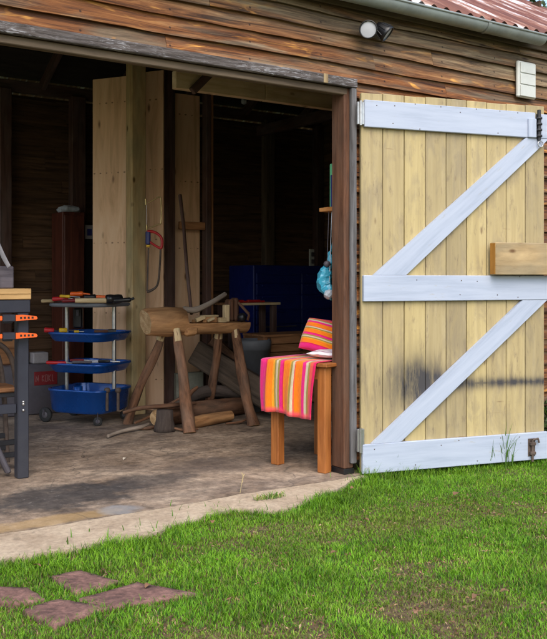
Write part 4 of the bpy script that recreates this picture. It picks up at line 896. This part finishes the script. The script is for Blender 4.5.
# crack between the slab and its apron runs a little outside the wall line
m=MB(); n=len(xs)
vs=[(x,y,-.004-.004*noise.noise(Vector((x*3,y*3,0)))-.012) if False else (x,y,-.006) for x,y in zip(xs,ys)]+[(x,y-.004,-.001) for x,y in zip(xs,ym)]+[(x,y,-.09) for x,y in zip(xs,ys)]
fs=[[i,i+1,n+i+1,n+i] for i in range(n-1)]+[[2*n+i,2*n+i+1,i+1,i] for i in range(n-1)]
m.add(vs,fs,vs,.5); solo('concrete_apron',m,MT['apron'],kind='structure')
m=MB(); x2=[X0+.03]+[x for x in xs if x>X0+.1]+[X1-.03]; y2=[float(np.interp(x,xs,ym)) if x<=xs[-1] else .05 for x in x2]; y2[0]=y2[1]
y2[-1]=.05; x2=x2[:-1]+[.035,X1-.03]; y2=y2[:-1]+[.05,.05]
nn=len(x2); vs=[(x,y,0) for x,y in zip(x2,y2)]+[(x,BACK+.02,0) for x in x2]+[(x,y,-.09) for x,y in zip(x2,y2)]
fs=[[i,i+1,nn+i+1,nn+i] for i in range(nn-1)]+[[2*nn+i,2*nn+i+1,i+1,i] for i in range(nn-1)]
m.add(vs,fs,vs,.5); solo('floor',m,MT['floor'],kind='structure')
COL.objects['floor'].location; fo=COL.objects['floor']
# keep the floor's texture space at the world origin
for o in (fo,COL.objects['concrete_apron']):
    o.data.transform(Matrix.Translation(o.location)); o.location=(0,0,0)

def gz(x,y): return -.03+.014*noise.noise(Vector((x*.9,y*.9,1)))+.006*noise.noise(Vector((x*4,y*4,2)))
gx=np.concatenate([-np.geomspace(70,6.2,14),np.arange(-6,5.01,.08),np.geomspace(5.2,70,14)])
gy=np.concatenate([-np.geomspace(70,5.2,14),np.arange(-5,1.01,.08),np.geomspace(1.2,70,16)])
vs=[];fs=[]
for y in gy:
    for x in gx:
        z=gz(x,y)
        if y>.1 and X0-.1<x<X1+.1: z=min(z,-.03)
        vs.append((x,y,z))
nx=len(gx)
for j in range(len(gy)-1):
    for i in range(nx-1): a=j*nx+i; fs.append([a,a+1,a+nx+1,a+nx])
m=MB(); m.add(vs,fs,vs,.5,0,True); g=solo('ground',m,MT['soil'],kind='structure'); g.data.transform(Matrix.Translation(g.location)); g.location=(0,0,0)

# pavers sunk in the lawn
PV=[[(54,576),(80,570.5),(116,581),(77,592)],[(83,598),(137,583),(190,593),(106,607)],[(26,609),(58,599.5),(104,606),(55,623.5)],[(-16,586),(27,588),(42,598),(20,602),(-16,599)]]
PL=['squarish reddish paver nearest the concrete edge','long reddish paver with grass creeping over its right end','dark reddish paver nearest the bottom of the picture','pinkish paver cut off at the left side of the picture']
pav=[]
for poly,lb_ in zip(PV,PL):
    q=[G(x,y,-.012) for x,y in poly]; qc=sum(q,Vector())/len(q); q=[qc+(p-qc)*1.12+Vector((0,0,-.004)) for p in q]; pav.append([(p.x,p.y) for p in q]); m=MB()
    # worn slab: subdivided ring with rounded rim
    c=sum((Vector((p.x,p.y,0)) for p in q),Vector())/len(q); ring=[]
    for i in range(len(q)):
        for k in range(8):
            a=q[i].lerp(q[(i+1)%len(q)],k/8); ring.append(Vector((a.x,a.y,0))+Vector((noise.noise(a*30),noise.noise(a*30+Vector((5,5,5))),0))*.006)
    N=len(ring); vs=[];gs=[]
    for f,z in ((1.0,-.06),(1.0,-.02),(.965,-.012),(.7,-.011),(.35,-.012)):
        for r in ring: w=c.lerp(r,f); vs.append((w.x,w.y,z+(.002*noise.noise(w*25) if z>-.015 else 0)))
    vs.append((c.x,c.y,-.0125)); fs=[[j*N+i,j*N+(i+1)%N,(j+1)*N+(i+1)%N,(j+1)*N+i] for j in range(4) for i in range(N)]+[[4*N+i,4*N+(i+1)%N,5*N] for i in range(N)]
    m.add(vs,fs,vs,.5,0,True); solo('brick_paver',m,MT['paver'],lb_,'paver','pavers sunk in the lawn')
def in_poly(x,y,poly):
    r=np.zeros(len(x),bool); n=len(poly); j=n-1
    for i in range(n):
        xi,yi=poly[i]; xj,yj=poly[j]
        c=((yi>y)!=(yj>y))&(x<(xj-xi)*(y-yi)/(yj-yi+1e-12)+xi); r^=c; j=i
    return r

# ---- grass: every blade a bent three segment strip
def fbm(x,y,s,seed,oc=3):
    """cheap value noise on arrays"""
    out=np.zeros(len(x)); amp=1; tot=0
    for o in range(oc):
        X=x*s*2**o+seed*13.1; Y=y*s*2**o+seed*7.7; xi=np.floor(X).astype(int); yi=np.floor(Y).astype(int); fx=X-xi; fy=Y-yi; fx=fx*fx*(3-2*fx); fy=fy*fy*(3-2*fy)
        h=lambda a,b: np.modf(np.abs(np.sin(a*127.1+b*311.7+o*17+seed)*43758.5453))[0]
        out+=amp*((h(xi,yi)*(1-fx)+h(xi+1,yi)*fx)*(1-fy)+(h(xi,yi+1)*(1-fx)+h(xi+1,yi+1)*fx)*fy); tot+=amp; amp*=.5
    return out/tot
def scatter(n,x0,x1,y0,y1): return rng.uniform(x0,x1,n),rng.uniform(y0,y1,n)
bx=[];by=[]
x,y=scatter(640000,-4.2,2.6,-3.3,.0); bx.append(x); by.append(y)
x,y=scatter(60000,-6,5,-5,.0); bx.append(x); by.append(y)
x=np.concatenate(bx); y=np.concatenate(by)
lim=np.interp(x,EX,EY)+.012*rng.normal(size=len(x)); lim=np.where(x>.02,-.002,lim)
keep=y<lim
dirx=fbm(x,y,1.1,3); d2=fbm(x,y,4.5,8); d3=fbm(x,y,13,5,2)
rx=(x-CAM.x)*RT.x+(y-CAM.y)*RT.y; fz=(x-CAM.x)*FW.x+(y-CAM.y)*FW.y; u=rx/np.maximum(fz,.1)
# bare and thin patches toward the front right
ed=np.clip((lim-y)/.5,0,1)                           # 0 at the slab edge
d25=fbm(x,y,7.5,19); bare=np.clip((d25*.65+d2*.35-.56)*9,0,1)*np.clip(.25+.55*np.clip((u+.3)*1.6,0,1),0,1)*np.clip((3.85-fz)/.7,0,1)
bare=np.maximum(bare,np.clip((d25*.6+d2*.4-.6)*9,0,1)*np.clip((4.6-fz)/.6,0,1)*.7)
keep&=rng.uniform(size=len(x))>bare*.8
# distance to camera: fewer blades outside the cone and far away
keep&=(np.abs(u)<.42)|(rng.uniform(size=len(x))<.35)
for poly in pav:
    cx=np.mean([p[0] for p in poly]); cy=np.mean([p[1] for p in poly]); pin=[(cx+(a-cx)*.92,cy+(b-cy)*.92) for a,b in poly]
    keep&=~in_poly(x,y,pin)
x=x[keep];y=y[keep];bare=bare[keep];fz=fz[keep];lim=lim[keep];d2=d2[keep];d3=d3[keep];dirx=dirx[keep];u=u[keep]
n=len(x)
d4=fbm(x,y,2.2,31); h=(.007+.018*d3+.018*np.clip((d4-.45)*3,0,1))*rng.uniform(.55,1.35,n)*(1-.45*bare)
lush=np.clip(1-(lim-y)/.35,0,1)*(x<.05); h*=1+1.1*lush*rng.uniform(.2,1,n)
# taller by the foot of the door
dd=np.abs((x-.014)*.245/.969+ (y+.06)); near=(x>-.03)&(x<1.45)&(dd<.07); h=np.where(near,h*rng.uniform(1.1,2.4,n),h)
behind=(x>.05)&(y>-.05-(x-.014)*.2529+.03); h=np.where(behind,h*rng.uniform(1.2,2.6,n),h)
wid=rng.uniform(.0008,.0019,n); br=rng.uniform(size=n)<.05; wid=np.where(br,wid*2.6,wid); h=np.where(br,h*.6,h); ang=rng.uniform(0,2*np.pi,n); lean=rng.uniform(.15,1.05,n)*h
# colours
g1=np.array([.11,.26,.012]); g2=np.array([.18,.34,.02]); g3=np.array([.04,.11,.012]); ylw=np.array([.24,.24,.055]); straw=np.array([.36,.28,.14]); brn=np.array([.14,.08,.04])
t=rng.uniform(size=n); cmixf=np.clip(d2*1.5-.25+rng.normal(0,.18,n),0,1)[:,None]
col=g1*(1-cmixf)+g2*cmixf; col=np.where((t<.22)[:,None],g3,col)
dry=np.clip(.04+.3*bare+.35*np.clip((.52-d4)*4,0,1)*np.clip((4.5-fz)/.8,0,1),0,.8)*np.where(lush>.3,.35,1)
t2=rng.uniform(size=n); col=np.where((t2<dry)[:,None],np.where((rng.uniform(size=n)<.6)[:,None],ylw,np.where((rng.uniform(size=n)<.55)[:,None],straw,brn)),col)
oliv=np.clip((d4-.5)*-5,0,1)[:,None]*np.clip((4.7-fz)/1.2,0,1)[:,None]*.5; col=col*(1-oliv)+np.array([.15,.19,.025])*oliv; col*=(rng.uniform(.75,1.3,n)*1.1*(.72+.62*np.clip((fbm(x,y,5.5,41)*.6+fbm(x,y,1.7,43)*.4-.25)*2,0,1)))[:,None]
def blades(x,y,z,h,wid,ang,lean,col,sidebias=None):
    n=len(x); ca,sa=np.cos(ang),np.sin(ang); px_,py_=-sa,ca
    V=np.zeros((n,7,3)); 
    for k,(f,wf) in enumerate(((0,1.),(.45,.85),(.8,.5))):
        bx_=x+ca*lean*f*f; by_=y+sa*lean*f*f; bz=z+h*(f-.18*f*f)
        for q,sg in ((0,-1),(1,1)):
            V[:,k*2+q,0]=bx_+px_*wid*wf*sg; V[:,k*2+q,1]=by_+py_*wid*wf*sg; V[:,k*2+q,2]=bz
    V[:,6,0]=x+ca*lean; V[:,6,1]=y+sa*lean; V[:,6,2]=z+h*.82
    return V,col
zz=-.032+.0*x
zz=np.array([gz(a,b) for a,b in zip(x,y)])-.002
V,C=blades(x,y,zz,h,wid,ang,lean,col)
allV=[V];allC=[C]
for poly in pav:
    q=np.array(poly); e=np.concatenate([q[i]+(q[(i+1)%len(q)]-q[i])*np.linspace(0,1,38)[:,None] for i in range(len(q))]); e=e+rng.normal(0,.007,e.shape); cen=q.mean(0); m_=len(e); hh=rng.uniform(.012,.034,m_)
    an=np.arctan2(cen[1]-e[:,1],cen[0]-e[:,0])+rng.normal(0,1.0,m_)
    V2,C2=blades(e[:,0],e[:,1],np.full(m_,-.025),hh,rng.uniform(.001,.002,m_),an,hh*rng.uniform(.4,1.2,m_),np.array([.11,.22,.02])*rng.uniform(.6,1.4,m_)[:,None]); allV.append(V2); allC.append(C2)
# tall seeding stems: by the door foot and the slab edge
def stems(px,py,n,h0,h1,spread,z=-.03):
    c=G(px,py,z); xx=c.x+rng.normal(0,spread,n); yy=c.y+rng.normal(0,spread*.6,n); hh=rng.uniform(h0,h1,n)
    cc=np.array([.09,.2,.02])*rng.uniform(.7,1.3,n)[:,None]
    V,C=blades(xx,yy,np.full(n,z),hh,rng.uniform(.0018,.0034,n),rng.uniform(0,6.28,n),hh*rng.uniform(.1,.5,n),cc); allV.append(V); allC.append(C)
for px in np.linspace(362,541,46): stems(px+random.uniform(-3,3),475-(px-355)*.087+random.uniform(1,5),10,.05,.11,.02)
stems(505,468,26,.16,.36,.016); stems(512,468,18,.1,.26,.02); stems(492,469,14,.1,.24,.015); stems(498,467,14,.1,.24,.02); stems(522,465,14,.1,.22,.02); stems(470,470,8,.09,.17,.03); stems(384,475,8,.07,.13,.02); stems(540,460,14,.08,.2,.02); stems(531,463,10,.08,.18,.02)
for px,py in ((150,527),(165,524),(185,516),(200,512),(130,533),(215,507),(90,541),(290,503),(345,480),(352,476)): stems(px,py+3,5,.02,.07,.09,-.02)
V=np.concatenate(allV);C=np.concatenate(allC);n=len(V)
me=bpy.data.meshes.new('grass'); me.vertices.add(n*7); me.vertices.foreach_set('co',V.reshape(-1).astype(np.float32))
base=(np.arange(n)*7)[:,None]
q=np.stack([base+np.array([0,1,3,2]),base+np.array([2,3,5,4])],1).reshape(n,-1); tri=base+np.array([4,5,6]); loops=np.concatenate([q,tri],1).reshape(-1)
me.loops.add(len(loops)); me.loops.foreach_set('vertex_index',loops.astype(np.int32)); me.polygons.add(n*3)
st=(np.arange(n)*11)[:,None]+np.array([0,4,8]); me.polygons.foreach_set('loop_start',st.reshape(-1).astype(np.int32))
me.polygons.foreach_set('use_smooth',np.ones(n*3,bool)); me.materials.append(MT['grass'])
a=me.attributes.new('col','FLOAT_COLOR','POINT'); a.data.foreach_set('color',np.concatenate([np.repeat(C,7,0),np.ones((n*7,1))],1).reshape(-1).astype(np.float32))
me.update(calc_edges=True); me.validate(); o=bpy.data.objects.new('grass',me); COL.objects.link(o); tag(o,kind='stuff')

# ---- tufts and weeds one can count, on the concrete
def tuft(px,py,n,h0,h1,sx,sy,label,name='grass_tuft',cat='grass tuft',colr=(.1,.2,.02)):
    c=G(px,py); m=MB()
    for _ in range(n):
        x=c.x+max(-1.5*sx,min(1.5*sx,random.gauss(0,sx))); y=c.y+random.gauss(0,sy); hh=random.uniform(h0,h1); a=random.uniform(0,6.28); l=hh*random.uniform(.2,.9); w_=.0016; ca,sa=math.cos(a),math.sin(a)
        vs=[(x-sa*w_*s+ca*l*f*f,y+ca*w_*s+sa*l*f*f,hh*(f-.2*f*f)) for f in (0,.5,.85) for s in (-1,1)]+[(x+ca*l,y+sa*l,hh*.8)]
        m.add(vs,[[0,1,3,2],[2,3,5,4],[4,5,6]],vs,random.random())
    k=bpy.data.materials.get(name+cat) or None
    return solo(name,m,MT['tuft'],label,cat)
k=NT('tuft blades'); c=k.ramp(k.attr('tone').outputs['Fac'],[(0,(.06,.15,.012)),(.7,(.15,.25,.03)),(.85,(.3,.25,.08)),(1,(.36,.27,.12))]); k.set(Base_Color=c,Roughness=.6); MT['tuft']=k.m
tuft(270,498,170,.012,.035,.055,.014,'low green tuft growing in the crack of the concrete edge')
def weed(px,py,h,label,n=3):
    c=G(px,py); m=MB(); 
    for k_ in range(n):
        dx=random.uniform(-.02,.02); dy=random.uniform(-.015,.015); hh=h*random.uniform(.6,1); m.smooth_tube([c,c+Vector((dx*.5,dy*.5,hh*.5)),c+Vector((dx,dy,hh))],[.0016,.0013,.0008],n=5,seg=4)
        for z in np.linspace(.55,1,7): q=c+Vector((dx*z,dy*z,hh*z)); m.bar(q,q+Vector((random.uniform(-.008,.008),random.uniform(-.008,.008),.012)),.002,.003,bev=0)
    solo('weed',m,MT['straw'],label,'weed')
MT['straw']=plain('dry straw',(.5,.4,.2),.8,0,.3,20)
weed(240,493,.13,'thin dry seeding weed in the middle of the concrete edge',1)

# ---- fallen leaves, wood chips
def leaf(px,py,size,rz,label,z=-.01,mt='leaf',name='dry_leaf',cat='leaf',grp='dry leaves on the lawn'):
    size*=.7
    c=G(px,py,z); m=MB(); n=7; vs=[];gs=[];fs=[]
    for i in range(n+1):
        f=i/n; w_=size*.32*math.sin(math.pi*min(1,f*.92+.05))**.8
        for s in (-1,-.5,0,.5,1): vs.append((size*(f-.5),w_*s,abs(s)*w_*.28+.006*math.sin(f*3)+.004*noise.noise(Vector((f*5,s*3,px))))); gs.append(vs[-1])
    for i in range(n):
        for k_ in range(4): a_=i*5+k_; fs.append([a_,a_+1,a_+6,a_+5])
    M_=Matrix.Translation(c)@Matrix.Rotation(rz,4,'Z')@Matrix.Rotation(random.uniform(-.3,.3),4,'X'); m.add([M_@Vector(v) for v in vs],fs,gs,None,0,True); return solo(name,m,MT[mt],label,cat,grp)
leaf(457,494,.085,.3,'large curled brown leaf on the lawn below the door',.0)
leaf(212,522,.05,1.2,'small reddish leaf on the concrete edge',.004); leaf(37,566,.045,2.2,'pale leaf in the grass left of the squarish paver',.01)
leaf(415,612,.04,.8,'pale small leaf at the bottom of the lawn right of the middle',.0); leaf(505,592,.05,2.6,'dry leaf in the bare patch at the lower right of the lawn',.0)
leaf(352,488,.04,.4,'little leaf beside the foot of the jamb',.0); leaf(366,520,.045,1.9,'light brown leaf lying on the middle of the lawn',.0); leaf(476,597,.055,.2,'orange brown leaf near the lower right of the lawn',.0)
leaf(334,553,.04,2.9,'dull leaf in the grass straight below the side table',.0); leaf(148,586,.05,.5,'twisted leaf lying on the long paver',-.006)
leaf(125,459,.055,.6,'pale wood chip on the floor in front of the trolley',.004,'chip','wood_chip','wood chip','wood chips on the floor')
leaf(83,457,.04,2.0,'dark wood chip on the floor in front of the trolley',.004,'rust','wood_chip','wood chip','wood chips on the floor')
# litter of dry clippings in the bare patches (uncountable)
m=MB()
lx,ly=scatter(26000,-2.6,1.6,-2.9,-.6); a1=fbm(lx,ly,7.5,19); a0=fbm(lx,ly,4.5,8); kk=rng.uniform(size=len(lx))<np.clip((a1*.65+a0*.35-.5)*7,0.04,1)*.8
for x,y in zip(lx[kk],ly[kk]):
    if any(in_poly(np.array([x]),np.array([y]),p_)[0] for p_ in pav) or y>float(np.interp(x,EX,EY))-.05: continue
    s=random.uniform(.003,.011); a=random.uniform(0,6.28); z=gz(x,y)+random.uniform(.003,.02); w_=s*random.uniform(.12,.4); ca,sa=math.cos(a),math.sin(a); t_=random.uniform(-.006,.006)
    vs=[(x+ca*s-sa*w_*.2,y+sa*s+ca*w_*.2,z+t_),(x-sa*w_,y+ca*w_,z+.003),(x-ca*s,y-sa*s,z-t_),(x+sa*w_,y-ca*w_,z)]
    m.add(vs,[[0,1,2,3]],vs,random.random())
k=NT('lawn litter'); c=k.ramp(k.attr('tone').outputs['Fac'],[(0,(.06,.03,.018)),(.5,(.16,.075,.035)),(.8,(.25,.14,.07)),(1,(.36,.26,.15))]); k.set(Base_Color=c,Roughness=.85)
solo('leaf_litter',m,k.m,kind='stuff')

# ---- broad weeds behind the door, tree beyond the roof
def bush(name,c,r,n,label,cat,sz):
    m=MB(); c=Vector(c)
    for _ in range(n):
        d_=Vector((random.gauss(0,1),random.gauss(0,1),random.gauss(0,1))).normalized()*random.uniform(.3,1)**.6; q=c+Vector((d_.x*r[0],d_.y*r[1],abs(d_.z)*r[2])); a=Vector((random.gauss(0,1),random.gauss(0,1),random.uniform(.2,1))).normalized(); b=a.orthogonal().normalized(); e=a.cross(b); s=sz*random.uniform(.6,1.3)
        vs=[q-b*s,q+e*s*.45,q+b*s,q-e*s*.45]; m.add(vs,[[0,1,2,3]],vs,random.random())
    return m
lw=G(552,450); bw=thing('weed_clump','leafy green weeds growing behind the right edge of the door','weeds',(1.62,-.13,-.03))
part('leaves',bush('w',(1.62,-.13,0),(.2,.1,.36),500,'','',.03),MT['foliage'],bw); m=MB()
for k_ in range(6): a=random.uniform(0,6.28); m.smooth_tube([(1.62,-.13,-.03),(1.62+.08*math.cos(a),-.13+.04*math.sin(a),.15),(1.62+.16*math.cos(a),-.13+.08*math.sin(a),.3)],.004,n=6,seg=4)
part('stem',m,MT['tuft'],bw)
tr_=thing('tree','leafy green tree standing beyond the shed roof','tree',(12.9,9.2,-.03))
m=MB(); m.smooth_tube([(12.9,9.2,-.03),(13,9.3,2.2),(12.8,9.2,4.5),(12.9,9.3,7)],[.24,.18,.12,.05],n=14,wob=.15)
for k_ in range(9): a=k_*2.4; z=3+k_*.42; m.smooth_tube([(12.9,9.25,z),(12.9+math.cos(a)*.9,9.25+math.sin(a)*.9,z+.5),(12.9+math.cos(a)*1.7,9.25+math.sin(a)*1.7,z+1.2)],[.07,.045,.015],n=8,seg=4)
part('trunk',m,MT['trunk'],tr_)
m=MB()
for k_ in range(60):
    d_=Vector((random.gauss(0,1),random.gauss(0,1),random.gauss(0,1))).normalized()*random.uniform(.35,1); q=bush('t',(12.9+d_.x*2.2,9.25+d_.y*2.2,5.8+d_.z*1.9),(.6,.6,.5),110,'','',.09); 
    m.v+=q.v; m.g+=q.g; m.t+=q.t; b=len(m.v)-len(q.v); m.f+=[[i+b for i in f] for f in q.f]; m.mi+=q.mi; m.sm+=q.sm
part('crown',m,MT['foliage'],tr_)

# ================================================================ CAMERA AND LIGHT
cd=bpy.data.cameras.new('camera'); cam=bpy.data.objects.new('camera',cd); COL.objects.link(cam)
cam.location=CAM; cam.rotation_euler=(math.pi/2,0,-TH)
cd.sensor_fit='VERTICAL'; cd.sensor_height=24; cd.lens=24*F/639.0; cd.shift_y=(HY-319.5)/639.0; cd.shift_x=0; cd.clip_start=.05; cd.clip_end=400
SC.camera=cam
w=bpy.data.worlds.new('World'); SC.world=w; w.use_nodes=True; nt=w.node_tree
SUN_EL,SUN_AZ=SUN
sky=nt.nodes.new('ShaderNodeTexSky'); sky.sky_type='NISHITA'; sky.sun_disc=False; sky.sun_elevation=R(SUN_EL); sky.air_density=1.2; sky.dust_density=3.0; sky.ozone_density=1.0
bg=nt.nodes['Background']; nt.links.new(sky.outputs[0],bg.inputs['Color']); bg.inputs['Strength'].default_value=SKY
# direction towards the sun (world): azimuth measured from +x
d=Vector((math.cos(R(SUN_AZ))*math.cos(R(SUN_EL)),math.sin(R(SUN_AZ))*math.cos(R(SUN_EL)),math.sin(R(SUN_EL))))
sky.sun_rotation=math.atan2(d.x,d.y)
sl=bpy.data.lights.new('sun','SUN'); sl.energy=SUNE; sl.angle=R(SUNANG); sl.color=(1,.965,.91); so_=bpy.data.objects.new('sun',sl); COL.objects.link(so_)
so_.rotation_euler=d.to_track_quat('Z','Y').to_euler(); so_.location=d*20
vs_=SC.view_settings; vs_.view_transform='Standard'; vs_.look='None'; vs_.gamma=1; vs_.use_curve_mapping=False; vs_.exposure=EXPO
SC.cycles.use_denoising=True
SC.cycles.max_bounces=8; SC.cycles.diffuse_bounces=6
